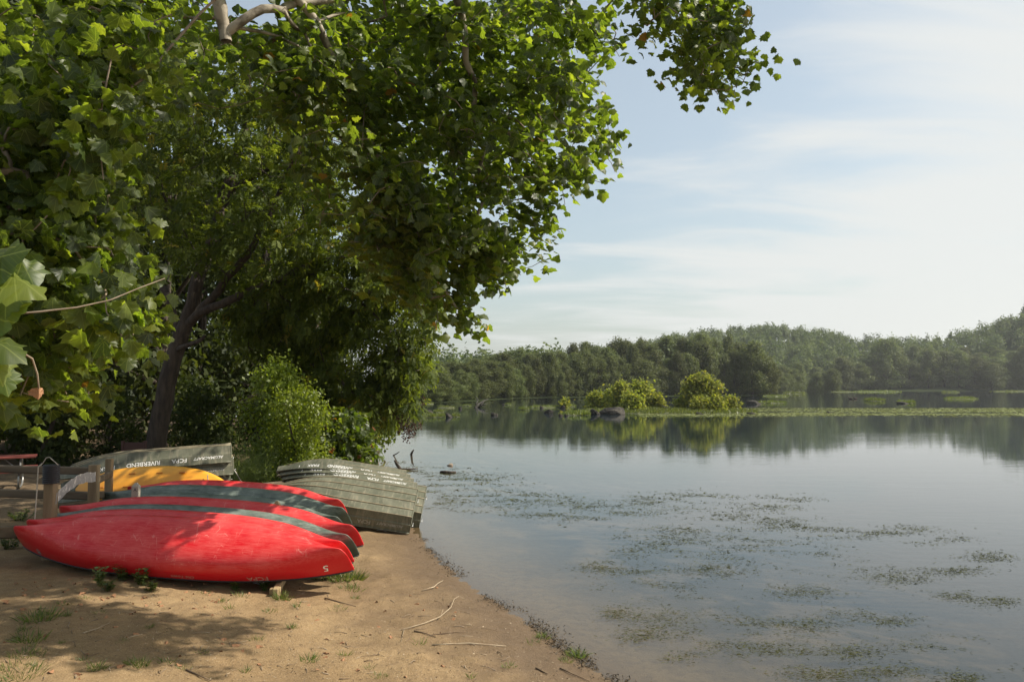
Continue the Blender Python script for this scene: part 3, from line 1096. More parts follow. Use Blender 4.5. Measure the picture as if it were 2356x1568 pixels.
# brown seed bunches hanging at the right tip
sk.limb([pt(396, 385, 25.8), pt(404, 402, 25.8), pt(411, 410, 25.8), pt(424, 425, 25.8)], .018, .006, 'near', wob=.01)
sk.limb([pt(404, 400, 25.8), pt(416, 406, 25.8), pt(424, 413, 25.9)], .012, .005, 'near', wob=.01)
sk.limb([pt(406, 375, 25.8), pt(414, 384, 25.8), pt(424, 398, 25.8)], .012, .005, 'near', wob=.01)
for nm, lo, hi in (('trunk', 0, n_trunk), ('branch', n_trunk, n_limb), ('twigs', n_limb, None)):
    v, q = sk.meshes(lo, hi, .010, .42)
    o = link(nm, mesh(nm, v - off, q, M['bark'], True), ash)
    if nm == 'twigs':
        tag(o, kind='stuff')
for px, py, hgt in ((401, 412, .5), (405, 410, .62), (408, 416, .55), (404, 424, .5), (411, 418, .6), (414, 422, .45), (420, 415, .42), (393, 400, .45), (390, 396, .4), (397, 404, .5), (414, 382, .34), (423, 395, .36), (408, 428, .45), (399, 420, .4)):
    c = pt(px, py, 25.8 + random.uniform(-.3, .3))
    n = 60
    q = rng.uniform(0, 1, n)
    ps = np.stack([rng.normal(0, .04, n), rng.normal(0, .04, n), -q * hgt], 1) + c
    tipv = unit(n) * .5 + np.array((0, 0, -1))
    v, t, a = scatter(RH, ps, frames(tipv, unit(n)), rng.uniform(.05, .08, n), np.zeros(n))
    link('seed_cluster', mesh('seed_cluster', v - off, t, M['seed']), ash)

# ------------------------------------------------------------------ woodland behind: whole trees, each its own object


def blob_cloud(n, blobs, leaf, outw=1.0, jit=.6):
    """points on the shells of several ellipsoids"""
    k = rng.integers(0, len(blobs), n)
    B = np.array(blobs)
    d = unit(n)
    r = rng.uniform(.55, 1.0, n) ** .6
    pos = B[k, :3] + d * B[k, 3:6] * r[:, None] + rng.normal(size=(n, 3)) * leaf * jit
    nrm = d * outw + np.array((0, 0, .5)) + unit(n) * .6
    tip = unit(n) + np.array((0, 0, -.5)) + d * .4
    return pos, frames(tip, nrm), r


def tree_mesh(seed, h, w, n, leaf, blobs=14, low=.18, matl='wood_leaf', shapes=RH, bs=(.17, .29), outw=1.0, jit=.6, zs=1.0):
    """returns crown mesh and trunk mesh for a tree standing at the origin"""
    global rng
    keep = rng
    rng = np.random.default_rng(seed)
    r = random.Random(seed)
    B = []
    for i in range(blobs):
        zz = low + (1 - low) * (i + .5) / blobs
        prof = math.sin(math.pi * min(1, (zz - low) / (1 - low) * .82 + .14)) ** .7
        a = r.uniform(0, 6.283)
        rr = w / 2 * prof * r.uniform(.25, .75)
        s = w * r.uniform(*bs) * (.55 + .45 * prof)
        B.append((math.cos(a) * rr, math.sin(a) * rr, zz * h * .93, s, s, s * r.uniform(.6, .95) * zs))
    pos, R, rr = blob_cloud(n, B, leaf, outw, jit)
    sz = rng.uniform(.6, 1.35, n) * leaf
    tint = np.clip(rng.normal(.45, .25, n), 0, 1)
    v, t, a = scatter(shapes, pos, R, sz, tint)
    cm = mesh('crown', v, t, M[matl], tint=a)
    mb = MB()
    mb.tube([(0, 0, -.3), (r.uniform(-.1, .1), 0, h * .25), (r.uniform(-.3, .3), r.uniform(-.3, .3), h * .5), (0, 0, h * .85)], [w * .035, w * .028, w * .018, w * .006], 7)
    for b in B[::2]:
        z0 = max(h * .15, b[2] - h * .18)
        mb.tube([(0, 0, z0), (b[0] * .6, b[1] * .6, (z0 + b[2]) / 2), (b[0], b[1], b[2])], [w * .012, w * .008, w * .003], 5)
    tm = mesh('trunk', mb.v, mb.f, M['bark'], True)
    rng = keep
    return cm, tm


def plant_tree(name, cm, tm, loc, rz, sc, label, cat, group=None):
    r = empty(name, loc=loc)
    r.rotation_euler = (0, 0, rz)
    r.scale = sc if isinstance(sc, tuple) else (sc, sc, sc)
    link('trunk', tm, r)
    link('crown', cm, r)
    return tag(r, label, cat, group)


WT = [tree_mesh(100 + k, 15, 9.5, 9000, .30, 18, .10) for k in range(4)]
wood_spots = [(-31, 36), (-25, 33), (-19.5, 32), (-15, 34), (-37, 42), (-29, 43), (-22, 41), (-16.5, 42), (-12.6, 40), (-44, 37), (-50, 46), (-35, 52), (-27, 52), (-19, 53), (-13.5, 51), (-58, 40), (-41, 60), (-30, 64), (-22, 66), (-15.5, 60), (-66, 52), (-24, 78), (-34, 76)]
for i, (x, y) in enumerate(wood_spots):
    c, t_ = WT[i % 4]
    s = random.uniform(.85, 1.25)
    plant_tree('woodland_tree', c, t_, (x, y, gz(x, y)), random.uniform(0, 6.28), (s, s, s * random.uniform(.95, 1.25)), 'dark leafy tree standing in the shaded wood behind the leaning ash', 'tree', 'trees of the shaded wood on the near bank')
# shrubs at the edge of the wood
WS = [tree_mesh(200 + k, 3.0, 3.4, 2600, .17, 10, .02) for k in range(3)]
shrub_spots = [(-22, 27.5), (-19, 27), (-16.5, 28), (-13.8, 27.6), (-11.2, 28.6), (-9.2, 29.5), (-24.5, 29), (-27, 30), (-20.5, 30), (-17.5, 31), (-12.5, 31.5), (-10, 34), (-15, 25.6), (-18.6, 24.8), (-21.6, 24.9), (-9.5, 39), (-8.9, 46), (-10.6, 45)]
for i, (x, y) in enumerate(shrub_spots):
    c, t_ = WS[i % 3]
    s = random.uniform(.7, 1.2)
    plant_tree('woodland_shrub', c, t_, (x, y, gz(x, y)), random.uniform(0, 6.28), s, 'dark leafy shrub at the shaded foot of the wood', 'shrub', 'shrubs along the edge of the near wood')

# bright lime shrub, sapling bush over the water, feathery weed


def bush(name, label, cat, centre, w, d, h, n, leaf, matl, shapes, blobs=9, stems=5, low=.12, group=None, bs=(.20, .34), jit=.6):
    r = empty(name, loc=(centre[0], centre[1], centre[2]))
    B = []
    for i in range(blobs):
        a = random.uniform(0, 6.28)
        q = random.uniform(.1, .62)
        zz = random.uniform(low, .82)
        k = math.sqrt(max(.1, 1 - (zz - .35) ** 2 * 1.6))
        s = random.uniform(*bs)
        B.append((math.cos(a) * w / 2 * q * k, math.sin(a) * d / 2 * q * k, zz * h, s * w * .8, s * d * .8, s * h * .7))
    pos, R, rr = blob_cloud(n, B, leaf, 1.0, jit)
    pos[:, 2] = np.maximum(pos[:, 2], .02)
    tint = np.clip(rng.normal(.5, .25, n), 0, 1)
    v, t, a = scatter(shapes, pos, R, rng.uniform(.65, 1.3, n) * leaf, tint)
    o = link('foliage', mesh('foliage', v, t, M[matl], tint=a), r)
    mb = MB()
    for i in range(stems):
        b = B[i % len(B)]
        mb.tube([(random.uniform(-.1, .1) * w, 0, -.1), (b[0] * .5, b[1] * .5, b[2] * .6), (b[0], b[1], b[2])], [.012 * h + .004, .008 * h + .003, .004], 5)
    mb.build('stem', M['bark'], r, True)
    return tag(r, label, cat, group)


def on_ground(px, py_top, Yd):
    p = pt(px, py_top, Yd)
    return (p[0], p[1], gz(p[0], p[1]))


c = on_ground(304, 420, 21.2)
bush('lime_shrub', 'bright lime green sunlit shrub beneath the ash, behind the feathery weeds', 'shrub', c, 2.5, 1.9, 3.4, 9500, .085, 'lime', RH, 38, 5, .04, None, (.07, .20), 1.6)
c = on_ground(338, 440, 23.0)
bush('sapling_bush', 'leafy sapling bush leaning over the water by the tan rock', 'shrub', (c[0], c[1], c[2]), 2.6, 2.6, 2.5, 1900, .15, 'syc', SYC_LO, 14)
c = on_ground(357, 455, 25.2)
bush('low_sapling', 'low yellow green sapling at the waterline beside the tan rock', 'shrub', (c[0], c[1], max(c[2], .02)), 1.2, 1.0, .95, 420, .12, 'lime', SYC_LO, 7)
c = on_ground(276, 420, 22.6)
bush('tall_bush', 'tall mid green bush filling the gap between the leaning trunk and the lime shrub', 'shrub', c, 2.6, 1.9, 4.1, 9500, .11, 'lime', RH, 38, 5, .04, None, (.07, .19), 1.6)
c = on_ground(316, 430, 28)
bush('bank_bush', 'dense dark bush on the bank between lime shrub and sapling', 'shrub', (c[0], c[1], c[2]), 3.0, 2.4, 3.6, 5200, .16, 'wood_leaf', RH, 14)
c = on_ground(374, 430, 36)
bush('overhanging_bush', 'bush overhanging the river under the ash tip', 'shrub', (c[0], c[1], max(c[2], .05)), 2.2, 3.0, 2.6, 2600, .17, 'ash', RH, 10)


def feather_weed(loc, w, d, h, n, label, group=None):
    r = empty('feathery_weed', loc=loc)
    m = n
    a = rng.uniform(0, 6.283, m)
    q = np.sqrt(rng.uniform(0, 1, m))
    bx, by = np.cos(a) * q * w / 2 * .6, np.sin(a) * q * d / 2 * .6
    lean = np.stack([np.cos(a) * q * .75 + .25, np.sin(a) * q * .5, np.ones(m)], 1)
    hh = h * rng.uniform(.5, 1.0, m) * (1 - .35 * q)
    k = 26
    t = np.tile(np.linspace(.15, 1, k), m)
    i = np.repeat(np.arange(m), k)
    pos = np.stack([bx[i], by[i], 0 * t], 1) + lean[i] * (t * hh[i])[:, None] + np.array((0, 0, -.25)) * (t * t * q[i] * hh[i])[:, None] + rng.normal(size=(m * k, 3)) * .06
    tip = lean[i] * .6 + unit(m * k) * .8
    v, tt, at = scatter(BL, pos, frames(tip, unit(m * k) + np.array((0, 0, .5))) * np.array((.07, 1, 1))[None, None, :], rng.uniform(.10, .22, m * k), np.clip(rng.normal(.5, .25, m * k) + (t - .5) * .3, 0, 1))
    link('foliage', mesh('foliage', v, tt, M['feather'], tint=at), r)
    return tag(r, label, 'weed', group)


c = on_ground(270, 465, 21.3)
feather_weed(c, 2.0, 1.4, 1.95, 330, 'feathery light green weed clump right of the grey boat stack')
c = on_ground(238, 450, 23.0)
feather_weed(c, 2.4, 1.5, 2.2, 300, 'taller feathery green weed clump behind the grey boat stack')

# ------------------------------------------------------------------ text helper


def text_verts(body, size, shear=0.0):
    cu = bpy.data.curves.new('lettering', 'FONT')
    cu.body = body
    cu.size = size
    cu.shear = shear
    cu.resolution_u = 2
    cu.offset = size * .007
    ob = bpy.data.objects.new('lettering', cu)
    COL.objects.link(ob)
    dg = bpy.context.evaluated_depsgraph_get()
    me = bpy.data.meshes.new_from_object(ob.evaluated_get(dg))
    V = np.array([v.co[:] for v in me.vertices])
    Fc = [tuple(p.vertices) for p in me.polygons]
    bpy.data.objects.remove(ob)
    bpy.data.curves.remove(cu)
    bpy.data.meshes.remove(me)
    return V, Fc


TXT = {}


def text(body, size, shear=0.0, embolden=False):
    k = (body, size, shear)
    if k not in TXT:
        TXT[k] = text_verts(body, size, shear)
    return TXT[k]


def copy_tree(o, parent=None):
    c = o.copy()
    COL.objects.link(c)
    c.parent = parent
    for ch in list(o.children):
        copy_tree(ch, c)
    return c


def basis(ex, n, loc):
    """matrix of a hull: ex along the hull, n the direction its bottom faces"""
    ex = Vector(ex).normalized()
    n = Vector(n)
    n = (n - ex * n.dot(ex)).normalized()
    ez = -n
    ey = ez.cross(ex)
    R = Matrix((ex, ey, ez)).transposed()
    return Matrix.Translation(Vector([float(v) for v in loc])) @ R.to_4x4()


# ------------------------------------------------------------------ canoes
CL, CB = 2.65, .46


def c_sec(s):
    a = abs(s)
    B = CB * max(0, 1 - a ** 2.7) ** .95 + .012
    Gz = .37 + .20 * a ** 3.2
    t = max(0, (a - .945) / .055)
    Kz = .025 * a * a + (1 - math.sqrt(max(0, 1 - min(1, t) ** 2))) * (Gz - .05)
    e = .70 + .55 * sstep(.55, 1.0, a)
    return B, Gz, Kz, float(e)


def canoe_hull_mesh(m):
    ns, na = 61, 13
    ss = np.sin(np.linspace(-1, 1, ns) * math.pi / 2)
    ss = .85 * ss + .15 * np.linspace(-1, 1, ns)
    V = []
    for s in ss:
        B, Gz, Kz, e = c_sec(s)
        for k in range(2 * na - 1):
            u = (k - (na - 1)) / (na - 1)                 # -1 port gunwale .. +1 starboard gunwale
            a = (1 - abs(u)) * math.pi / 2
            y = math.copysign(B * max(0, math.cos(a)) ** e, u) if abs(u) > 1e-9 else 0
            z = Kz + (Gz - Kz) * (1 - max(0, math.sin(a)) ** e)
            V.append((s * CL, y, z))
    w = 2 * na - 1
    Q = []
    for i in range(ns - 1):
        for k in range(w - 1):
            Q.append((i * w + k, i * w + k + 1, (i + 1) * w + k + 1, (i + 1) * w + k))
    return mesh('hull', V, np.array(Q), m, True)


HULL = {c: canoe_hull_mesh(M[c]) for c in ('red', 'green')}


def canoe_gunwale():
    mb = MB()
    for sg in (1, -1):
        P = []
        for s in np.linspace(-.995, .995, 40):
            B, Gz, Kz, e = c_sec(s)
            P.append((s * CL, sg * (B + .004), Gz))
        mb.tube(P, .013, 6)
    return mesh('gunwale', mb.v, mb.f, M['gunwale_dark'], True)


GUN = canoe_gunwale()


def canoe_print(body, size, x0, z0, parent, m, shear=0.0):
    V, Fc = text(body, size, shear)
    out = []
    for x, y, _ in V:
        lx = x0 - x
        B, Gz, Kz, e = c_sec(max(-.999, min(.999, lx / CL)))
        z = z0 + y + (Gz - .37)
        q = max(0, min(1, 1 - (z - Kz) / (Gz - Kz)))
        sa = q ** (1 / e)
        yy = B * max(0, 1 - sa * sa) ** (e / 2)
        out.append((lx, yy + .005, z))
    return link('lettering', mesh('lettering', out, Fc, m), parent)


def place_canoe(col, pl, pr, elev, label, prints=(), sc=1.0):
    """pl, pr: where the two ends of the lower gunwale line lie; elev: how far the bottom faces up"""
    pl, pr = Vector(pl), Vector(pr)
    ex = (pr - pl).normalized()
    s = Vector((ex.y, -ex.x, 0)).normalized()
    if s.y > 0:
        s = -s
    n = s * math.cos(rad(elev)) + Vector((0, 0, 1)) * math.sin(rad(elev))
    Mx = basis(ex, n, (0, 0, 0))
    r3 = Mx.to_3x3()
    contact = (pl + pr) / 2
    Mx = Matrix.Translation(contact - r3 @ Vector((0, CB * sc, .37 * sc))) @ Mx @ Matrix.Scale(sc, 4)
    r = empty('canoe', Mx)
    link('hull', HULL[col], r)
    link('gunwale', GUN, r)
    for pa in prints:
        canoe_print(*pa[:4], r, *pa[4:])
    return tag(r, label, 'canoe', 'canoes lying on their sides on the rack')


# front canoe lower gunwale middle at (-4.85, 11.75, .35); the row goes back along (-.12, 1)
def row(k, dx=0.0, dz=0.0, flip=0):
    c = Vector((-5.02 - .13 * k + dx, 11.78 + k, .42 + .035 * k + dz))
    h = Vector((2.63, -.30, -.115))
    return c - h, c + h


place_canoe('red', *row(0), 44, 'front red canoe with white scuffs and a worn letter row near its right end', [
    ('FCPA', .13, 1.52, .26, M['paint_faint']), ('5', .17, 2.35, .15, M['paint_white']), ('Old Town', .085, .45, .27, M['paint_faint'], .3), ('8', .17, -2.13, .20, M['paint_grey'])])
place_canoe('red', *row(.47, -.03), 44, 'red canoe showing as a strip between the front canoe and the first green one')
place_canoe('green', *row(.92, .02), 45, 'single dark green canoe wedged between two red ones')
place_canoe('red', *row(1.42, .06, .04), 45, 'dappled red canoe in front of the short wooden rack posts')
place_canoe('green', *row(2.5, -.24, -.17), 46, 'lowest green canoe of the three behind the short rack posts', sc=.94)
place_canoe('green', *row(2.9, -.16, -.09), 46, 'middle green canoe of the three, with a glossy tip', sc=.94)
place_canoe('green', *row(3.3, -.10, .0), 46, 'topmost green canoe of the three, its glossy tip curving up', sc=.94)
place_canoe('red', *row(4.0, -.02, .055), 46, 'rearmost red canoe behind the three green ones', sc=.86)

# the rack
rk = empty('canoe_rack', loc=(-4.6, 13.0, gz(-4.6, 13.0)))
tag(rk, 'low timber rack of posts and bearers that carries the canoes', 'rack')
o0 = np.array(rk.location)


def post_mesh(x, y, ztop, w=.10, d=.10, pyramid=True):
    z0 = gz(x, y) - .15
    mb = MB()
    h = w / 2
    hd = d / 2
    if pyramid:
        zt = ztop - .06
        P = [(x - h, y - hd, z0), (x + h, y - hd, z0), (x + h, y + hd, z0), (x - h, y + hd, z0), (x - h, y - hd, zt), (x + h, y - hd, zt), (x + h, y + hd, zt), (x - h, y + hd, zt),
             (x - h * .3, y - hd * .3, ztop), (x + h * .3, y - hd * .3, ztop), (x + h * .3, y + hd * .3, ztop), (x - h * .3, y + hd * .3, ztop)]
        mb.add(P, [(0, 1, 5, 4), (1, 2, 6, 5), (2, 3, 7, 6), (3, 0, 4, 7), (4, 5, 9, 8), (5, 6, 10, 9), (6, 7, 11, 10), (7, 4, 8, 11), (8, 9, 10, 11)])
    else:
        mb.box((x, y, (z0 + ztop) / 2), (w, d, ztop - z0), None, .012)
    return mb


for (x, y, zt, pyr) in ((-3.40, 11.55, .33, False), (-5.86, 11.62, .42, False), (-4.02, 13.75, 1.24, True), (-3.95, 16.2, .45, False), (-6.55, 16.4, .55, False)):
    post_mesh(x, y, zt, .105, .105, pyr).build('post', M['new_wood'], rk, False, o0)
px_ = post_mesh(-6.62, 14.15, 1.50, .115, .10, True).build('post', M['grey_wood'], rk, False, o0)
px_['label'] = 'grey pointed post with a column of dark letters'
for i, ch in enumerate(('A', '', 'D', 'P', 'L', 'A')):
    if not ch:
        continue
    V, Fc = text(ch, .085)
    V = np.stack([V[:, 0] - .022 - 6.62, V[:, 1] * 0 + 14.15 - .0535, V[:, 1] + 1.355 - i * .082], 1)
    link('lettering', mesh('lettering', V - o0 - 0, Fc, M['paint_purple']), px_)
for (a, b) in (((-3.34, 11.42, .285), (-4.05, 16.4, .40)), ((-5.80, 11.5, .31), (-6.5, 16.6, .50))):
    mb = MB()
    mb.beam(a, b, .075, .12)
    mb.build('bearer', M['new_wood'], rk, False, o0)
for (a, b) in (((-3.325, 11.40, .20), (-3.325, 11.62, .20)),):
    mb = MB()
    mb.box((-3.322, 11.53, .245), (.045, .10, .20), None, .006)
    mb.build('cleat', M['new_wood'], rk, False, o0)

# ------------------------------------------------------------------ aluminium boats
BLN = 3.60


def b_sec(t):
    b = .62 * (1 - max(0, (t - .42) / .58) ** 2.5) + .03
    c = .50 * (1 - max(0, (t - .38) / .62) ** 2.1) + .005
    k = .32 * max(0, (t - .58) / .42) ** 2.0
    g_ = .40 + .10 * t * t
    ch = k + .035 + .06 * sstep(.5, 1, t)
    return b, c, k, g_, float(min(ch, g_ - .05))


def boat_hull():
    ts = np.linspace(0, 1, 29)
    V, Q = [], []

    def strip(fa, fb):
        o = len(V)
        for t in ts:
            V.append(fa(t))
            V.append(fb(t))
        for i in range(len(ts) - 1):
            Q.append((o + 2 * i, o + 2 * i + 1, o + 2 * i + 3, o + 2 * i + 2))
    for sg in (1, -1):
        def keel(t): return (t * BLN, 0, b_sec(t)[2])
        def chine(t): return (t * BLN, sg * b_sec(t)[1], b_sec(t)[4])
        def side(f, out):
            def q(t):
                b, c, k, g_, ch = b_sec(t)
                return (t * BLN, sg * (c + (b - c) * f + out * min(1, (1.02 - t) * 6)), ch + (g_ - ch) * f)
            return q
        strip(keel, chine)
        strip(chine, side(.44, .0))
        strip(side(.44, 0), side(.47, .022))
        strip(side(.47, .022), side(1.0, .0))
    return mesh('hull', V, np.array(Q), M['boat'], True)


def boat_parts():
    hull = boat_hull()
    b, c, k, g_, ch = b_sec(0)
    prof = [(-b, g_), (-c - (b - c) * .45, ch + (g_ - ch) * .45), (-c, ch), (0, k), (c, ch), (c + (b - c) * .45, ch + (g_ - ch) * .45), (b, g_), (b * .5, g_ - .06), (-b * .5, g_ - .06)]
    mb = MB()
    n = len(prof)
    mb.add([(-.012, y, z) for y, z in prof] + [(.012, y, z) for y, z in prof], [tuple(range(n)), tuple(range(2 * n - 1, n - 1, -1))] + [(i, (i + 1) % n, n + (i + 1) % n, n + i) for i in range(n)])
    transom = mesh('transom', mb.v, mb.f, M['boat'])
    strakes = []
    for f in (-.98, -.52, 0, .52, .98):
        mb = MB()
        P = []
        for t in np.linspace(0, .93, 26):
            b, c, k, g_, ch = b_sec(t)
            P.append((t * BLN, f * c, k + (ch - k) * abs(f) - .006))
        mb.tube(P, .013 if abs(f) < .9 else .010, 6)
        strakes.append(mesh('strake', mb.v, mb.f, M['boat_rib'], True))
    gun = []
    for sg in (1, -1):
        mb = MB()
        P = [(t * BLN, sg * (b_sec(t)[0] + .01), b_sec(t)[3]) for t in np.linspace(0, 1, 26)]
        mb.tube(P, .019, 6)
        gun.append(mesh('gunwale', mb.v, mb.f, M['boat'], True))
    hd = []
    for y in (-.42, .42):
        mb = MB()
        mb.tube([(-.012, y - .06, .34), (-.05, y - .06, .34), (-.05, y + .06, .34), (-.012, y + .06, .34)], .008, 6)
        hd.append(mesh('handle', mb.v, mb.f, M['chrome'], True))
    return hull, transom, strakes, gun, hd


BP = boat_parts()


def boat_print(words, m, parent, sg=-1):
    for body, size, x0, shear in words:
        V, Fc = text(body, size, shear)
        out = []
        for x, y, _ in V:
            xl = x0 + x if sg < 0 else x0 - x
            t = xl / BLN
            b, c, k, g_, ch = b_sec(min(.99, t))
            f = .57 + y / .40
            out.append((xl, sg * (c + (b - c) * f + .022 * (1 - (f - .47) / .53) * min(1, (1.02 - t) * 6) + .004), ch + (g_ - ch) * f))
        link('lettering', mesh('lettering', out, Fc, m), parent)


WORDS = [('ALUMACRAFT', .098, .16, .25), ('FCPA', .135, .93, 0), ('RIVERBEND', .135, 1.48, 0), ('PARK', .135, 2.40, 0), ('1', .135, 2.92, 0)]


def place_boat(stern, bow, n, label, group, words=(), m=None, sc=1.0):
    """stern, bow: where the middle of the gunwale plane lies at the two ends"""
    stern, bow = Vector(stern), Vector(bow)
    ex = (bow - stern).normalized()
    Mx = basis(ex, n, (0, 0, 0))
    Mx = Matrix.Translation(stern - Mx.to_3x3() @ Vector((0, 0, .40 * sc))) @ Mx @ Matrix.Scale(sc, 4)
    r = empty('rowing_boat', Mx)
    hull, transom, strakes, gun, hd = BP
    link('hull', hull, r)
    link('transom', transom, r)
    for s_ in strakes:
        link('strake', s_, r)
    for q in gun:
        link('gunwale', q, r)
    for q in hd:
        link('handle', q, r)
    if words:
        boat_print(words, m or M['paint_white'], r)
    return tag(r, label, 'boat', group)


GA = 'olive boats stacked upside down by the water'
GB = 'olive boats stacked upside down behind the fence'
# left stack of three
for k, (lab, dz, dx, mm, ww) in enumerate((('topmost upturned olive boat with clear white lettering behind the yellow kayak', .0, 0, 'paint_white', WORDS), ('second olive boat of the left stack with grey lettering in shade', -.28, .05, 'paint_grey', WORDS[:3]), ('lowest olive boat of the left stack, on the ground', -.52, -.03, 'paint_grey', ()))):
    st = Vector(tuple(pt(231, 462.5, 18.3))) + Vector((dx - .2, .60, dz))
    place_boat(st, st + Vector((-3.4, -1.15, -.20)), (-.05, .04, 1), lab, GB, ww, M[mm])
# right stack: two with the bottom towards us, four leaning behind with the side up
ex = Vector((-3.5, -.20, .60))


def rb(corner, n, lab, words, m, sc=.91):
    Mx = basis(ex, n, (0, 0, 0)).to_3x3()
    stern = Vector(tuple(corner)) + Mx @ Vector((0, .65 * sc, 0))      # the near gunwale corner at the stern is where it is seen
    place_boat(stern, stern + ex, n, lab, GA, words, M[m], sc)


NB = (.10, -.66, 1)
rb(gp(409, 532.5, .05), NB, 'nearest upturned boat of the waterside stack, ribbed bottom to the viewer', WORDS[:3], 'paint_grey')
rb(gp(418.5, 527.5, -.02), NB, 'boat whose stern stands in the water behind the nearest upturned boat', WORDS[:1], 'paint_grey')
nl = Vector((.05, .52, .85)).normalized()
c0 = Vector(tuple(pt(415.0, 492.5, 18.4)))
for k, lab in enumerate(('first leaning boat behind the nearest one, whole white lettering on its upward side', 'second leaning boat of the waterside stack, lettering seen at a glancing angle',
                         'third leaning boat of the waterside stack, a white numeral near its bow', 'rearmost boat of the waterside stack, its gunwale towards the river')):
    rb(c0 + nl * (.10 * k) + Vector((-.10 * k, .05 * k, 0)), nl, lab, WORDS, 'paint_white', .84)
# timber the bows rest on
mb = MB()
mb.beam((-6.35, 19.0, gz(-6.35, 19) + .30), (-5.35, 21.6, gz(-5.35, 21.6) + .30), .14, .60)
tag(mb.build('bow_support', M['rail_wood']), 'dark timber trestle under the bows of the waterside boats', 'support')

# ------------------------------------------------------------------ yellow kayak


def kayak():
    L = 3.35
    ns, na = 41, 24
    V, Q = [], []
    for i in range(ns):
        s = -1 + 2 * i / (ns - 1)
        a = abs(s)
        w = .40 * max(0, 1 - a ** 2.6) ** .8 + .035
        top = .30 * max(0.0, 1 - a ** 3.0) ** .6 + .05      # hull depth
        zc = .10 * a ** 2.4
        for k in range(na):
            th = 2 * math.pi * k / na
            cx, cz = math.cos(th), math.sin(th)
            y = math.copysign(abs(cx) ** .75, cx) * w
            z = math.copysign(abs(cz) ** .8, cz) * (top * .62 if cz > 0 else top * .42)
            # two long channels in the hull
            if cz > 0 and .30 < abs(y) / w < .52 and a < .88:
                z -= .028
            V.append((s * L / 2, y, z - zc))
    for i in range(ns - 1):
        for k in range(na):
            Q.append((i * na + k, i * na + (k + 1) % na, (i + 1) * na + (k + 1) % na, (i + 1) * na + k))
    ca = len(V)
    V += [(-L / 2 - .01, 0, -.10), (L / 2 + .01, 0, -.10)]
    T = [(ca, (k + 1) % na, k) for k in range(na)] + [(ca + 1, (ns - 1) * na + k, (ns - 1) * na + (k + 1) % na) for k in range(na)]
    return mesh('hull', V, [np.array(Q), np.array(T)], M['yellow'], True), L


km, kl = kayak()
kc = pt(149, 484.5, 16.6)
ky = empty('kayak', Matrix.Translation(Vector(tuple(kc))) @ Matrix.Rotation(rad(-7), 4, 'Z') @ Matrix.Rotation(rad(-2.0), 4, 'Y') @ Matrix.Rotation(rad(48), 4, 'X'))
tag(ky, 'orange yellow sit-on-top kayak turned upside down behind the fence posts', 'kayak')
link('hull', km, ky)
for y in (-.20, .20):
    for x0 in (-.9, -.35, .25, .75):
        mb = MB()
        mb.box((x0, y * .82, .186), (.13, .03, .02), None, .004)
        mb.build('scupper', M['groove'], ky)
mb = MB()
mb.tube([(1.30, .12, .15), (1.36, 0, .20), (1.44, -.16, .12), (1.46, -.2, .02)], .010, 6)
mb.build('carry_cord', M['rope'], ky, True)
# logs under it
mb = MB()
for x in (-1.0, 1.0):
    gzv = gz(kc[0] + x, kc[1])
    mb = MB()
    mb.beam((kc[0] + x, kc[1] - .5, gzv + .05), (kc[0] + x, kc[1] + .6, gzv + .05), .12, max(.1, (kc[2] - .32 - gzv)) * 1.0)
    tag(mb.build('sleeper', M['rail_wood']), 'dark timber sleeper under the yellow kayak', 'timber', 'sleepers under the kayak')

# ------------------------------------------------------------------ fence posts, rails and strap
A = pt(50.5, 500, 12.75)
fa = empty('fence', loc=(A[0], A[1], gz(A[0], A[1])))
tag(fa, 'weathered split rail fence with one capped post at the left', 'fence')
o0 = np.array(fa.location)
zA = pt(50, 471, 12.75)[2]
post_mesh(A[0], A[1], zA, .165, .15, False).build('post', M['old_wood'], fa, False, o0)
Bp = pt(94.5, 464, 14.6)
post_mesh(Bp[0], Bp[1], Bp[2], .165, .13, False).build('post', M['old_wood'], fa, False, o0)
Cp = pt(109.5, 457.8, 16.2)
post_mesh(Cp[0], Cp[1], Cp[2], .125, .12, False).build('post', M['old_wood'], fa, False, o0)


def rail(a, b, w=.07, h=.14):
    mb = MB()
    a, b = Vector(tuple(a)), Vector(tuple(b))
    n = 6
    P = [a.lerp(b, i / n) + Vector((0, random.uniform(-.01, .01), random.uniform(-.012, .012))) for i in range(n + 1)]
    for i in range(n):
        pass
    mb.beam(P[0], P[-1], w, h, .02)
    return mb.build('rail', M['rail_wood'], fa, False, o0)


rail(pt(-60, 467, 14.9), pt(92, 471, 14.7))
rail(pt(-60, 490, 14.9), pt(92, 494.5, 14.7), .08, .15)
rail(pt(96, 494.5, 14.7), pt(110, 494, 16.2))
rail(pt(98.5, 480, 14.7), pt(111.5, 473.5, 16.2), .06, .13)
rail(pt(-70, 533, 11.9), pt(46, 531, 12.7), .08, .19)
# the corrugated black pipe cap with its rope
pc = empty('pipe_cap', loc=(A[0], A[1], pt(50, 486, 12.7)[2]))
tag(pc, 'black corrugated pipe sleeve over the top of the left fence post', 'pipe')
zb, zt = pt(50, 483, 12.7)[2], pt(50, 464.5, 12.7)[2]
mb = MB()
nr = 9
prof = []
for i in range(nr * 4 + 1):
    t = i / (nr * 4)
    prof.append((A[0], A[1], zb + (zt - zb) * t))
mb.tube(prof, [.122 + .009 * math.sin(i * math.pi / 2) for i in range(len(prof))], 20)
mb.build('sleeve', M['black_pipe'], pc, True, np.array(pc.location))
rp = MB()
L_ = A[0] - .14
yy = A[1] - .10
rp.tube([(L_ + .05, yy, zt + .03), (L_ - .01, yy, zt - .02), (L_ - .02, yy, zt - .35), (L_ - .035, yy, zt - .8), (L_ - .04, yy - .02, zt - 1.15)], .011, 6)
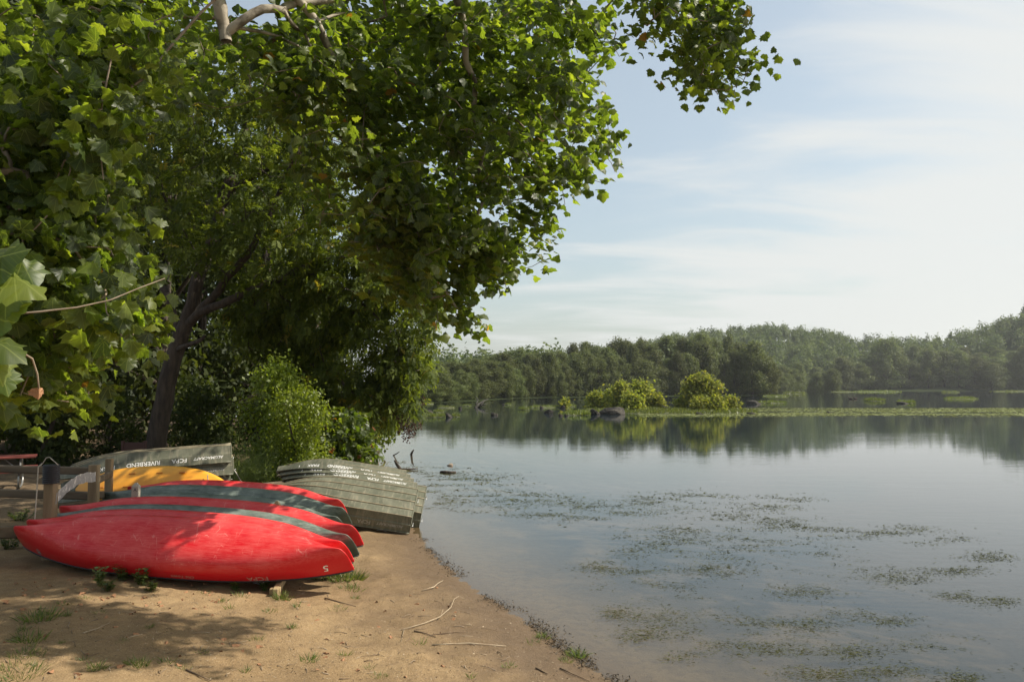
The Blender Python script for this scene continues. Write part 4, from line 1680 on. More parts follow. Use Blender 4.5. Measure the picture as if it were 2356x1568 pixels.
rp.tube([(L_ + .05, yy, zt + .02), (L_ + .11, yy, zt + .12), (L_ + .16, yy, zt + .13), (L_ + .24, yy, zt + .06), (L_ + .30, yy, zt + .01)], .007, 6)
o = rp.build('rope', M['rope'], None, True)
tag(o, 'white cord tied over the black pipe sleeve and hanging down the post', 'rope')
# the silver strap from the post to the next
mb = MB()
a, b = pt(56, 498, 12.75), pt(95, 476.5, 14.5)
P = []
for i in range(13):
    t = i / 12
    q = a + (b - a) * t + np.array((0, 0, .11 * math.sin(math.pi * t) + .008 * math.sin(i * 2.2)))
    P.append(q)
V, Q = [], []
for i, q in enumerate(P):
    V += [(q[0], q[1] - .01 + .02 * math.sin(i * 1.7), q[2] - .085), (q[0], q[1] + .012, q[2] + .085)]
    V += [(q[0], q[1] + .003 + .02 * math.sin(i * 1.7), q[2] - .085), (q[0], q[1] + .025, q[2] + .085)]
for i in range(12):
    k = 4 * i
    Q += [(k, k + 4, k + 5, k + 1), (k + 2, k + 3, k + 7, k + 6), (k, k + 2, k + 6, k + 4), (k + 1, k + 5, k + 7, k + 3)]
o = link('strap', mesh('strap', V, Q, M['strap'], False))
tag(o, 'silver grey woven strap stretched between two fence posts', 'strap')

# ------------------------------------------------------------------ picnic table
tb = pt(14, 457, 20.0)
tz = gz(tb[0], tb[1])
tzt = tb[2]
tbl = empty('picnic_table', Matrix.Translation(Vector((tb[0] - .6, tb[1] + .1, tzt - .76))) @ Matrix.Rotation(rad(28), 4, 'Z'))
tag(tbl, 'red topped picnic table on bent metal pipe legs under the trees', 'picnic table')
for i in range(4):
    mb = MB()
    mb.box((0, -.285 + .19 * i, .755), (1.9, .18, .042), None, .006)
    mb.build('plank', M['table_red'], tbl)
for sg in (-1, 1):
    mb = MB()
    mb.box((0, sg * .72, .44), (1.9, .25, .042), None, .006)
    mb.build('bench', M['table_red'], tbl)
for x in (-.62, .62):
    mb = MB()
    mb.tube([(x, -.25, .73), (x, -.42, .42), (x, -.62, .40), (x, -.74, .30), (x, -.72, .10), (x, -.55, .02), (x, 0, .0), (x, .55, .02), (x, .72, .10), (x, .74, .30), (x, .62, .40), (x, .42, .42), (x, .25, .73)], .024, 8)
    mb.tube([(x, -.3, .41), (x * .4, -.02, .72)], .018, 6)
    mb.build('leg', M['chrome'], tbl, True)

# brown park sign in the shade
sg_p = pt(134, 448, 24.5)
sgn = empty('park_sign', loc=(sg_p[0], sg_p[1], gz(sg_p[0], sg_p[1])))
tag(sgn, 'low dark brown wooden sign in the shade behind the boat stack', 'sign')
o0 = np.array(sgn.location)
mb = MB()
mb.box((sg_p[0], sg_p[1], sg_p[2] - .02), (.62, .045, .42), None, .01)
mb.build('board', M['sign_brown'], sgn, False, o0)
for dx in (-.34, .34):
    mb = MB()
    mb.box((sg_p[0] + dx, sg_p[1], (gz(sg_p[0], sg_p[1]) - .1 + sg_p[2] + .24) / 2), (.09, .09, sg_p[2] + .34 - gz(sg_p[0], sg_p[1])), None, .01)
    mb.build('post', M['sign_brown'], sgn, False, o0)

# ropes from the boats
mb = MB()
q = [pt(230, 464, 20.3), pt(236, 472, 20.2), pt(241, 480, 20.0)]
g0 = [gp(245, 486, .42), gp(254, 487.5, .40), gp(257, 484, .40), gp(268, 479, .40), gp(277, 474, .40)]
P = [tuple(x) for x in q] + [(p[0], p[1], gz(p[0], p[1]) + .03) for p in g0[:4]] + [tuple(pt(279, 474, 20.2))]
mb.tube(P, .014, 6)
tag(mb.build('mooring_rope', M['rope'], None, True), 'pale mooring rope sagging between the two boat stacks', 'rope')

# ------------------------------------------------------------------ rocks, driftwood, islets in the river


def rock_mesh(seed, sub=3):
    bm = bmesh.new()
    bmesh.ops.create_icosphere(bm, subdivisions=sub, radius=1)
    r = np.random.default_rng(seed)
    dirs = r.normal(size=(9, 3))
    dirs /= np.linalg.norm(dirs, axis=1, keepdims=True)
    cut = r.uniform(.42, .85, 9)
    for v in bm.verts:
        p = np.array(v.co)
        for d_, c_ in zip(dirs, cut):
            k = p @ d_
            if k > c_:
                p = p - d_ * (k - c_) * .97
        p = p * (1 + .035 * math.sin(5 * p[0] + seed) * math.cos(6 * p[1] + 2 * p[2]))
        v.co = p
    bm.verts.index_update()
    V = [tuple(v.co) for v in bm.verts]
    Fc = np.array([[v.index for v in f.verts] for f in bm.faces])
    bm.free()
    return V, Fc


RM = []
for k in range(6):
    V, Fc = rock_mesh(k * 5 + 1)
    RM.append(mesh('rock', V, Fc, M['rock'], False))


def rock(px0, px1, py0, py1, label, group='dark rocks breaking the river surface', me=None, z=0.0, name='river_rock'):
    c = gp((px0 + px1) / 2, py1, z)
    w = (px1 - px0) / F * c[1]
    h = (py1 - py0) / F * c[1]
    o = link(name, me or random.choice(RM))
    o.location = (c[0], c[1] + w * .35, z - .05 * h)
    o.scale = (w * .60, max(w * .4, .5 * h), h * 1.0)
    o.rotation_euler = (0, random.uniform(-.12, .12), random.uniform(-.5, .5))
    return tag(o, label, 'rock', group)


rl = 'small dark rock breaking the river surface among the grassy islets'
rock(444, 453.5, 411.5, 417, 'jagged dark rock at the end of the left grassy islet')
rock(422, 432, 408.5, 413, 'dark rounded rock behind the left grassy islet')
rock(490, 498, 411, 415, 'low dark rock alone in open water left of the island')
rock(543.5, 553.7, 408.5, 413, 'flat dark rock in front of the grass strip')
for a in ((458.6, 462, 405.7, 408.6), (502, 505, 402.8, 404.6), (539, 543.5, 404.4, 407.6), (530, 534, 404, 406), (559.6, 565.5, 404.6, 407.8), (558, 563, 412.5, 415.5), (564, 568.5, 412.8, 415.7), (573, 579, 407, 409.5), (826, 831.5, 410.2, 412.4), (741, 744, 413.2, 414.6)):
    rock(*a, rl)
rock(590, 602, 406.5, 414, 'dark boulder at the left end of the bushy island')
rock(601, 628, 405.5, 414, 'large grey boulder under the bushes of the island')
rock(660.5, 672.6, 403.8, 409.8, 'tilted grey slab of rock between the two island bushes')
rock(695, 704, 411, 413.8, 'low pale rock in front of the round island bush')
rock(709, 717, 410.6, 413, 'low flat rock right of the pale one before the round island bush')
rock(748, 758, 410.8, 413.8, 'dark rock standing in the floating weed right of the island')
rock(748, 763, 397.5, 403.6, 'long dark boulder behind the right end of the island')
rock(765, 771, 399.5, 402.6, 'small dark boulder right of the long one behind the island')
rock(899, 911, 400, 403.2, 'flat dark rock with grass on it right of the grassy islet')
V, Fc = rock_mesh(77)
TAN = mesh('rock', V, Fc, M['tan_rock'], False)
rock(446.5, 452.5, 461.3, 465.2, 'small pyramid shaped grey rock standing in calm water', None, TAN, 0, 'river_rock')
rock(360, 373, 457.5, 465, 'tan boulder at the waterline under the sapling bush', None, mesh('rock', V, Fc, M['tan_rock']), 0, 'boulder')

# grassy islets


def islet(px0, px1, py0, py1, hgt, n, label=None, depth=None):
    """low mound with grass; the front waterline lies at py1"""
    c = gp((px0 + px1) / 2, py1, 0)
    w = (px1 - px0) / F * c[1]
    d = depth or max(.8, min(w * .5, 2547 / max(3.5, (py0 + (py1 - py0) * .5 - HOR)) - c[1]))
    cy = c[1] + d / 2
    mb = MB()
    nn = 18
    ring = [(c[0] + math.cos(2 * math.pi * k / nn) * w / 2 * random.uniform(.85, 1.1), cy + math.sin(2 * math.pi * k / nn) * d / 2 * random.uniform(.85, 1.1), -.15) for k in range(nn)]
    ring2 = [(c[0] + (x - c[0]) * .8, cy + (y - cy) * .8, .10 + .05 * random.random()) for x, y, z in ring]
    mb.add(ring + ring2 + [(c[0], cy, .22)], [(k, (k + 1) % nn, nn + (k + 1) % nn, nn + k) for k in range(nn)] + [(nn + k, nn + (k + 1) % nn, 2 * nn) for k in range(nn)])
    o = mb.build('islet', M['mud'], None, True)
    tag(o, kind='structure')
    a = rng.uniform(0, 6.283, n)
    q = np.sqrt(rng.uniform(0, 1, n)) * .98
    lump = .55 + .9 * np.clip(fbm(np.cos(a) * q * 2.5 + c[0], np.sin(a) * q * 2.5 + cy, 9, 2) + .5, 0, 1)
    pos = np.stack([c[0] + np.cos(a) * q * w / 2, cy + np.sin(a) * q * d / 2, np.full(n, .05)], 1)
    tip = np.stack([rng.normal(.15, .45, n), rng.normal(0, .45, n), np.ones(n)], 1)
    sz = .75 * hgt * rng.uniform(.55, 1.1, n) * lump * (1.05 - .4 * q ** 3)
    Rm = frames(tip, unit(n)) * np.array((.22, 1, 1))[None, None, :]
    v, t, at = scatter(BL, pos, Rm, sz, np.clip(rng.normal(.5, .25, n), 0, 1))
    o = link('grass', mesh('grass', v, t, M['isl_grass'], tint=at))
    tag(o, kind='stuff')


M['mud'] = principled('islet_mud', (.06, .06, .03), .9, 3, (.09, .10, .04))
islet(408, 445, 411.5, 417, .55, 1500, depth=3.2)
islet(451, 459.5, 412, 416.5, .55, 380, depth=1.8)
islet(432, 443.5, 408.5, 412, .5, 400, depth=2)
islet(436, 455, 405, 407.5, .45, 500, depth=2.2)
islet(462, 471.5, 403.5, 405.6, .5, 300, depth=2)
islet(504.5, 511.5, 402.6, 404.6, .5, 250, depth=2)
islet(518, 530, 405.8, 409.5, .6, 500, depth=3)
islet(529, 558, 404, 407.3, .55, 900, depth=4)
islet(565, 577, 403.6, 406.2, .55, 400, depth=3)
islet(563, 592, 409.8, 415, .75, 1200, depth=4)
islet(586, 780, 404, 413.6, .80, 7500, depth=17)
islet(760, 791, 398.6, 402.8, .8, 700, depth=5)
islet(871, 891, 396.6, 400.7, 1.1, 700, depth=6)
islet(905, 920, 399, 402.8, 1.0, 500, depth=5)
islet(954, 986, 396, 398.6, .9, 700, depth=8)
islet(862, 910, 388.4, 391.6, 1.6, 900, depth=20)
islet(838, 860, 389.5, 391.6, 1.2, 400, depth=16)
islet(790, 812, 391, 393.4, 1.6, 500, depth=14)
islet(948, 953, 390.3, 392, 1.3, 150, depth=8)
islet(956, 962, 390.3, 392, 1.3, 150, depth=8)
islet(1000, 1060, 387.5, 391.2, 1.3, 900, depth=18)
islet(770, 794, 392, 396, .9, 900, depth=12)
islet(395, 432, 400, 404, .8, 800, depth=8)

# island bushes
GI = 'sunlit bushes on the river island'


def isl_bush(px0, px1, py0, py1, n, label, matl='isl_leaf', leaf=.30):
    c = gp((px0 + px1) / 2, py1, .1)
    c[1] += 1.5
    w = (px1 - px0) / F * c[1]
    h = (py1 - py0) / F * c[1]
    bush('island_bush', label, 'bush', (c[0], c[1], .05), w * 1.12, w * .9, h * 1.2, int(n * 3.2), leaf * .82, matl, SYC_LO, 28, 7, .05, GI, (.09, .24), 1.5)


isl_bush(589, 607, 394, 409, 500, 'yellow green bush above the left boulder of the island')
isl_bush(605, 619, 391, 408, 420, 'narrow yellow green bush second from the left on the island')
isl_bush(613, 632, 386, 409, 900, 'tallest pointed bush of the left island clump')
isl_bush(624, 646, 395, 411, 800, 'low yellow bush at the front of the left island clump')
isl_bush(633, 657, 384, 408, 900, 'spreading pointed bush at the right of the island clump')
isl_bush(646, 668, 397.5, 409, 600, 'low yellow green bush beside the tilted slab')
isl_bush(685, 724, 378.5, 410, 2600, 'large round yellow green bush standing alone on the island')
isl_bush(679, 690, 399, 410, 260, 'small bush at the left foot of the round island bush')
isl_bush(695, 711, 401, 411.5, 380, 'low bush in front of the round island bush')
isl_bush(710, 729, 400, 411.5, 480, 'grassy bush at the right foot of the round island bush')
isl_bush(728, 741, 400, 409, 300, 'rightmost small bush on the island')
isl_bush(562.5, 568, 399.5, 406.5, 90, 'tiny bush on a rock left of the island')

# driftwood pile and branches


def stick(P, r, label, matl='darkstick', name='branch', cat='branch', group=None, extra=()):
    mb = MB()
    m = len(P)
    mb.tube(P, [r * (1 - .55 * i / max(1, m - 1)) for i in range(m)], 7)
    for E in extra:
        mb.tube(E, [r * .6, r * .45, r * .25][:len(E)] + [r * .2] * max(0, len(E) - 3), 5)
    return tag(mb.build(name, M[matl], None, True), label, cat, group)


def w3(px, py, z):
    """a point z above the water over the spot at the pixel's waterline"""
    p = gp(px, py, 0)
    return (p[0], p[1], z)


stick([w3(475, 407.5, -.1), w3(479, 406.5, .5), w3(484, 406, .9)], .22, 'heap of grey driftwood caught on rocks far out in the river', 'rock', 'driftwood', 'driftwood', None,
      ([w3(476, 406.5, .4), w3(478, 406, 1.0), w3(476, 405.5, 1.5)], [w3(478, 407, 0), w3(483, 407, .4), w3(487, 406.4, .5)], [w3(481, 406.6, .3), w3(485, 406, 1.0), w3(489, 405.5, 1.1)]))
stick([gp(401, 469.5, -.05), pt(397, 464, 29.6), pt(394.5, 459.5, 29.6)], .075, 'thick bare branch sticking up out of the water near the boats', 'bark', 'driftwood_branch', 'branch', None, ([gp(400, 469, 0.02), gp(410, 468.6, .03), gp(418, 468, .04)],))
stick([gp(393, 455.0, -.03), pt(397, 452.8, 36), pt(399.5, 451, 36)], .032, 'thin forked twig poking out of calm water, left of the stub', 'bark', 'driftwood_branch', 'branch')
stick([gp(411, 454, -.05), pt(412.3, 451.5, 36), pt(413.8, 449.0, 36)], .06, 'short stub of branch poking out of calm water', 'bark', 'driftwood_branch', 'branch')
stick([gp(441, 472, -.01), gp(445, 471.5, .03), gp(449, 471.5, .03), gp(456, 471.5, .02)], .07, 'short knobbly log lying in the water weed', 'bark', 'driftwood_log', 'log')
stick([gp(370, 468, .04), gp(374, 466.5, .10), pt(378, 463, 30.0)], .10, 'broken log end beside the tan boulder', 'darkstick', 'driftwood_log', 'log')

# two geese


def goose(px, py, label, facing):
    c = gp(px, py, 0)
    r = empty('goose', Matrix.Translation(Vector((c[0], c[1], 0))) @ Matrix.Rotation(facing, 4, 'Z'))
    mb = MB()
    s = 1.5
    P = [(-.42, 0, .20), (-.34, 0, .15), (-.18, 0, .12), (0, 0, .12), (.16, 0, .13), (.26, 0, .18), (.30, 0, .30), (.31, 0, .42), (.33, 0, .50), (.39, 0, .51), (.47, 0, .48)]
    R_ = [.02, .07, .13, .15, .12, .075, .045, .038, .05, .042, .008]
    mb.tube([(x * s, y * s, z * s) for x, y, z in P], [q * s for q in R_], 10)
    mb.build('body', M['bark'], r, True)
    return tag(r, label, 'goose')


goose(850.3, 398.6, 'left dark goose swimming beyond the weed mat', 2.6)
goose(855.0, 398.5, 'right dark goose swimming with head low beyond the weed mat', 3.3)

# ------------------------------------------------------------------ the far bank
FT = []
for k in range(6):
    FT.append(tree_mesh(300 + k, 18, 12.5 - (k % 3), 13000, .36, 60, .03, 'far_leaf', WIDE, (.06, .18), 1.15, 1.3, 1.35))


def far_shore_y(x):
    xs, ys = [p[0] for p in FAR], [p[1] for p in FAR]
    return float(np.interp(x, xs, ys))


def far_tree(px, Yd, top_py, wpx, label, group, kmesh=None):
    x = (px - 512) / F * Yd
    z = gz(x, Yd)
    ztop = pt(px, top_py, Yd)[2]
    h = max(3.0, ztop - z)
    wd = wpx / F * Yd
    c, t_ = FT[kmesh if kmesh is not None else random.randrange(6)]
    plant_tree('far_tree', c, t_, (x, Yd, z), random.uniform(0, 6.28), (wd / 11.5, wd / 11.5, h / 17.6), label, 'tree', group)


TOP = [(415, 368), (428, 366), (440, 363), (460, 360), (480, 357), (500, 353), (520, 349), (545, 346), (570, 345), (600, 343), (630, 342), (655, 341), (680, 339), (705, 337), (725, 336), (745, 340), (760, 352), (775, 368)]
SHR = [(415, 146), (430, 147), (445, 158), (470, 172), (512, 202), (560, 222), (620, 236), (680, 252), (743, 268), (772, 270)]
tpx, tpy = zip(*TOP)
spx, spy = zip(*SHR)
GF = 'trees crowding the far bank behind the island'
LF = 'leafy tree in the front row at the waterline of the far bank behind the islets'
x = 412.0
while x < 772:
    top = float(np.interp(x, tpx, tpy)) + random.uniform(-1.5, 4)
    far_tree(x, float(np.interp(x, spx, spy)) + 6 + random.uniform(0, 5), top + random.uniform(1, 17), random.uniform(24, 46), LF, GF)
    x += random.uniform(8, 15)
x = 416.0
while x < 765:
    top = float(np.interp(x, tpx, tpy)) + random.uniform(-3.0, 2.5)
    far_tree(x, float(np.interp(x, spx, spy)) + 22 + random.uniform(0, 14), top + random.choice((-1.5, 0, 1, 4)), random.uniform(24, 44), 'taller leafy tree in the second row of the far bank, rising behind the waterline trees', 'taller second row of trees on the far bank')
    x += random.uniform(8, 15)
far_tree(752, 272, 341, 44, 'broad tree on the wooded point, lit on its right side', None, 1)
far_tree(700, 274, 333, 48, 'tallest broad tree of the far bank, just left of the wooded point', None, 2)
far_tree(766, 274, 356, 30, 'shorter tree at the very tip of the wooded point', None, 3)
far_tree(643, 330, 338, 22, 'tree standing clear above the canopy on the skyline left of the hill', None, 0)
far_tree(664, 330, 335.5, 24, 'airy tree on the skyline just right of the one standing clear', None, 4)
far_tree(816, 440, 372, 22, 'pale tree at the left of the small wooded islet before the hill', None, 5)
far_tree(832, 440, 368, 24, 'taller tree at the right of the small wooded islet before the hill', None, 1)
far_tree(562, 218, 372, 16, 'pale drooping tree at the waterline of the far bank', None, 2)
GR = 'trees along the right hand far shore below the hills'
LR = 'tree at the waterline of the far shore below the hills at the right'
x = 778.0
while x < 1060:
    Yd = float(np.interp(x, [778, 800, 830, 900, 1060], [400, 470, 520, 536, 530]))
    hy = float(np.interp(x, [778, 820, 880, 900, 930, 1000, 1060], [366, 362, 352, 346, 350, 350, 345]))
    far_tree(x, Yd + 8 + random.uniform(0, 6), hy + random.uniform(-3, 15), random.uniform(24, 44), LR, GR)
    far_tree(x + 5, Yd + 35 + random.uniform(0, 10), hy - 1 + random.uniform(-3, 6), random.uniform(20, 28), 'tree on the lower hillside behind the shoreline row at the right', 'trees on the lower hillside at the right')
    x += random.uniform(12, 19)
far_tree(885, 545, 338, 46, 'broad yellow green tree standing tall on the right far shore', None, 3)
far_tree(991, 536, 362, 30, 'round dark tree near the right edge of the far shore', None, 0)

# hill forest: one mass
n = 2700
q = []
while len(q) < n:
    Yd = random.uniform(275, 960)
    uu = random.uniform(-.16, .74)
    xx = uu * Yd
    if random.random() > (Yd / 960) ** .6:
        continue
    q.append((xx, Yd))
q = np.array(q)
keep = inside(q, FAR_LAND) & (sdist(q, FAR) > 22)
q = q[keep]
zz = ground_z(q[:, 0], q[:, 1])
n = len(q)
per = 200
sx = rng.uniform(3.4, 6.4, n)
hh = rng.uniform(13, 19, n)
k = np.repeat(np.arange(n), per)
d_ = unit(n * per)
d_[:, 2] = np.abs(d_[:, 2]) * 1.45 - .55
r_ = rng.uniform(.6, 1.0, n * per)
lump = 1 + .28 * np.sin(d_[:, 0] * 4 + k) * np.cos(d_[:, 1] * 5 + k * 1.7)
pos = np.stack([q[k, 0] + d_[:, 0] * sx[k] * r_ * lump, q[k, 1] + d_[:, 1] * sx[k] * r_ * lump, zz[k] + hh[k] * (.46 + .54 * d_[:, 2] * r_ * lump)], 1)
Rm = frames(unit(n * per) + d_ * .3 + np.array((0, 0, -.4)), d_ * 1.5 + np.array((0, 0, .4)) + unit(n * per) * .5)
tint = np.clip(np.repeat(rng.normal(.45, .28, n), per) + rng.normal(0, .12, n * per), 0, 1)
v, t, a = scatter(WIDE, pos, Rm, rng.uniform(.8, 1.6, n * per), tint)
tag(link('forest', mesh('forest', v, t, M['hill_leaf'], tint=a)), kind='stuff')

# ------------------------------------------------------------------ the air between here and the hills
hm, hnt, hout = mat('haze')
hv = hnt.nodes.new('ShaderNodeVolumePrincipled')
hv.inputs['Color'].default_value = (.92, .95, .97, 1)
hv.inputs['Density'].default_value = .00014
hv.inputs['Anisotropy'].default_value = .35
hnt.links.new(hv.outputs[0], hout.inputs['Volume'])
mb = MB()
mb.box((100, 1280, 70), (3120, 2800, 150))
tag(mb.build('haze', hm), kind='stuff')

# ------------------------------------------------------------------ floating weed
pp, ss, tt_ = [], [], []
# far mat
N_ = 30000
yy = rng.uniform(82, 119, N_)
uu = rng.uniform((640 - 512) / F, (1040 - 512) / F, N_)
xx = uu * yy
d = fbm(xx * .06, yy * .22, 61, 4) + .10 * np.sin(yy * .5)
edge = sstep(.16, .30, uu) * sstep(83, 86, yy) * sstep(119, 112, yy)
edge = np.where(yy < 93, sstep(.10, .16, uu) * sstep(82, 84.5, yy), edge)
ok = rng.random(N_) < np.clip((d + .34) * 2.2, 0, 1) * edge
xx, yy = xx[ok], yy[ok]
m = len(xx)
pos = np.stack([xx, yy, np.full(m, .012) + rng.uniform(0, .02, m)], 1)
tip = np.stack([rng.choice([-1, 1], m) * np.ones(m), rng.normal(0, .25, m), np.zeros(m)], 1)
Rm = frames(tip, np.tile(np.array([(0, 0, 1.0)]), (m, 1)) + rng.normal(0, .05, (m, 3)))
v, t, a = scatter(RH, pos, Rm, rng.uniform(.5, 1.5, m), np.clip(rng.normal(.45, .3, m), 0, 1))
tag(link('floating_weed', mesh('floating_weed', v, t, M['matweed'], tint=a)), kind='stuff')

# strands near the bank
cl = []
cl2356 = [(900, 1075, 90, 12), (960, 1085, 110, 14), (1050, 1090, 120, 14), (1010, 1110, 100, 16), (1120, 1105, 110, 12), (1000, 1130, 90, 14), (1080, 1135, 120, 16), (1180, 1140, 100, 14), (1030, 1160, 90, 14), (1120, 1165, 110, 14), (1260, 1150, 110, 14), (1350, 1160, 90, 10), (1240, 1180, 90, 12),
          (1330, 1190, 100, 14), (1480, 1150, 90, 14), (1540, 1165, 100, 16), (1420, 1180, 90, 12), (1600, 1140, 110, 12), (1760, 1165, 110, 12), (1800, 1150, 90, 10), (1700, 1190, 110, 14), (1790, 1200, 110, 14), (1620, 1220, 110, 14), (1500, 1230, 100, 14), (1560, 1250, 110, 14), (1730, 1245, 110, 14), (1850, 1215, 100, 12),
          (1480, 1270, 90, 14), (1700, 1275, 120, 16), (1850, 1270, 120, 16), (1960, 1225, 110, 12), (2080, 1220, 110, 12), (2160, 1240, 90, 12), (1380, 1305, 60, 14), (1450, 1320, 90, 16), (1560, 1320, 100, 16), (1660, 1310, 90, 14), (1900, 1300, 110, 16), (1990, 1310, 110, 16), (2080, 1330, 110, 16), (2200, 1310, 90, 12), (2280, 1280, 80, 12),
          (1440, 1350, 80, 16), (1530, 1360, 90, 16), (1640, 1370, 90, 16), (1850, 1360, 100, 16), (2200, 1370, 70, 16), (1420, 1410, 60, 16), (1520, 1420, 90, 20), (1640, 1430, 100, 20), (1740, 1440, 100, 20), (1860, 1440, 100, 20), (1600, 1470, 100, 20), (1740, 1490, 110, 22), (1850, 1510, 110, 22), (1960, 1500, 100, 20), (1480, 1460, 70, 18),
          (2040, 1540, 110, 20), (1900, 1550, 110, 20), (2150, 1480, 110, 18), (2300, 1380, 60, 14), (2330, 1555, 60, 16), (1560, 1510, 60, 16), (2230, 1560, 80, 16), (1950, 1420, 90, 18), (2050, 1430, 90, 14)]
pos = []
for (cx, cy, sx_, sy_) in cl2356:
    nn = int(400 + 3.0 * sx_)
    a_ = rng.normal(size=(nn, 2))
    # strands gather in thin rows
    r0 = np.round(a_[:, 1] * 2.2) / 2.2 + rng.normal(0, .10, nn)
    px = (cx + a_[:, 0] * sx_ * .48) * K
    py = (cy + r0 * sy_ * .62) * K
    for x_, y_ in zip(px, py):
        if y_ < 455 or x_ > 1060:
            continue
        pos.append(gp(x_, y_, .004))
pos = np.array(pos)
wet = (ground_z(pos[:, 0], pos[:, 1]) < -.02) & (fbm(pos[:, 0] * 1.1, pos[:, 1] * 2.0, 81, 4) + rng.normal(0, .07, len(pos)) > -.03)
pos = pos[wet]
m = len(pos)
pos[:, 2] = rng.uniform(-.004, .012, m)
a_ = rng.normal(0, .7, m) + rng.choice([0, math.pi], m)
tip = np.stack([np.cos(a_), np.sin(a_) * .8, np.abs(rng.normal(0, .13, m))], 1)
Rm = frames(tip, np.tile(np.array([(0, 0, 1.0)]), (m, 1)) + rng.normal(0, .35, (m, 3))) * np.array((.16, 1, 1))[None, None, :]
dist = pos[:, 1]
v, t, a = scatter(BL, pos, Rm, rng.uniform(.025, .085, m) * np.clip(dist / 15, .75, 1.8), np.clip(rng.normal(.4, .3, m), 0, 1))
tag(link('water_weed', mesh('water_weed', v, t, M['weed'], tint=a)), kind='stuff')

# ------------------------------------------------------------------ things lying on the bank


def gpt(px, py, up=0.0):
    z = .2
    for _ in range(12):
        p = gp(px, py, z)
        z = gz(p[0], p[1])
    return np.array((p[0], p[1], z + up))


def tuft(px, py, w, h, n, label, group=None, matl='grass', name='grass_tuft', cat='grass'):
    c = gpt(px, py)
    a = rng.uniform(0, 6.283, n)
    q = np.sqrt(rng.uniform(0, 1, n))
    bx, by = np.cos(a) * q * w / 2, np.sin(a) * q * w / 2
    bz = ground_z(c[0] + bx, c[1] + by) - c[2]
    pos = np.stack([bx, by, bz], 1)
    tip = np.stack([np.cos(a) * q * .9 + rng.normal(0, .4, n), np.sin(a) * q * .9 + rng.normal(0, .4, n), np.full(n, .8)], 1)
    Rm = frames(tip, unit(n) + np.array((0, 0, .6))) * np.array((.085, 1, 1))[None, None, :]
    v, t, at = scatter(BL, pos, Rm, rng.uniform(.4, 1.1, n) * h, np.clip(rng.normal(.5, .28, n), 0, 1))
    o = link(name, mesh(name, v, t, M[matl], tint=at))
    o.location = tuple(c)
    return tag(o, label, cat, group)


tuft(346, 577, .55, .20, 260, 'largest grass tuft, under the right tips of the canoes')
tuft(322, 578, .35, .15, 110, 'grass tuft left of the largest, in the shadow of the canoe tips')
tuft(352, 588, .35, .12, 90, 'sparse grass tuft just below the largest tuft')
tuft(281, 598, .22, .16, 80, 'grass tuft at the foot of the right rack post')
tuft(138, 664, .22, .10, 120, 'bright green grass tuft in the sunlit sand at the lower left')
tuft(16, 672, .5, .10, 200, 'wide grass patch in the lower left corner')
tuft(26, 655, .35, .09, 120, 'thin grass patch above the lower left corner patch')
tuft(96, 668, .16, .10, 70, 'small dry grass tuft left of the bright green one')
tuft(577, 655, .22, .12, 130, 'fresh green tuft at the water edge, lower centre', None)
tuft(566, 660, .16, .08, 60, 'low green tuft touching the fresh one at the water edge')
tuft(543, 637, .16, .10, 80, 'green tuft among dark debris at the waterline')
tuft(337, 607, .25, .06, 60, 'flat grass tuft on open sand below the canoes', None)
GT = 'small scattered grass tufts on the sand'
LT = 'tiny grass tuft scattered on the bare sand of the bank'
for px, py in ((60, 640), (120, 638), (165, 662), (200, 655), (185, 668), (250, 672), (290, 628), (228, 610), (345, 655), (372, 668), (380, 676), (415, 645), (260, 642), (105, 612), (70, 618), (40, 622), (20, 632), (30, 648), (85, 660), (310, 660), (240, 596), (225, 601), (205, 592), (300, 604), (356, 600), (530, 643), (505, 668), (475, 678), (90, 598), (60, 604), (150, 626), (270, 612)):
    tuft(px + random.uniform(-5, 5), py + random.uniform(-3, 3), random.uniform(.08, .2), random.uniform(.05, .11), random.randint(20, 55), LT, GT)

# leafy weeds by the front left post


def weed(px, py, h, w, n, label, group=None, matl='grass'):
    c = gpt(px, py)
    r = empty('leafy_weed', loc=c)
    st = MB()
    pos, tip = [], []
    for s in range(max(2, n // 14)):
        a = random.uniform(0, 6.28)
        q = random.uniform(.1, .5) * w
        top = np.array((math.cos(a) * q, math.sin(a) * q, h * random.uniform(.55, 1)))
        b = np.array((math.cos(a) * q * .3, math.sin(a) * q * .3, -.01))
        st.tube([b, (b + top) / 2 + np.array((0, 0, h * .05)), top], [.004, .003, .002], 5)
        for i in range(14):
            t = .2 + .8 * i / 13
            pos.append(b + (top - b) * t)
            a2 = i * 2.4
            tip.append((math.cos(a2), math.sin(a2), .25))
    pos, tip = np.array(pos), np.array(tip) + rng.normal(0, .25, (len(pos), 3))
    m = len(pos)
    v, t, at = scatter(RH, pos, frames(tip, np.tile(np.array([(0, 0, 1.0)]), (m, 1)) + rng.normal(0, .3, (m, 3))), rng.uniform(.045, .085, m), np.clip(rng.normal(.5, .25, m), 0, 1))
    link('foliage', mesh('foliage', v, t, M[matl], tint=at), r)
    st.build('stem', M['grass'], r)
    return tag(r, label, 'weed', group)


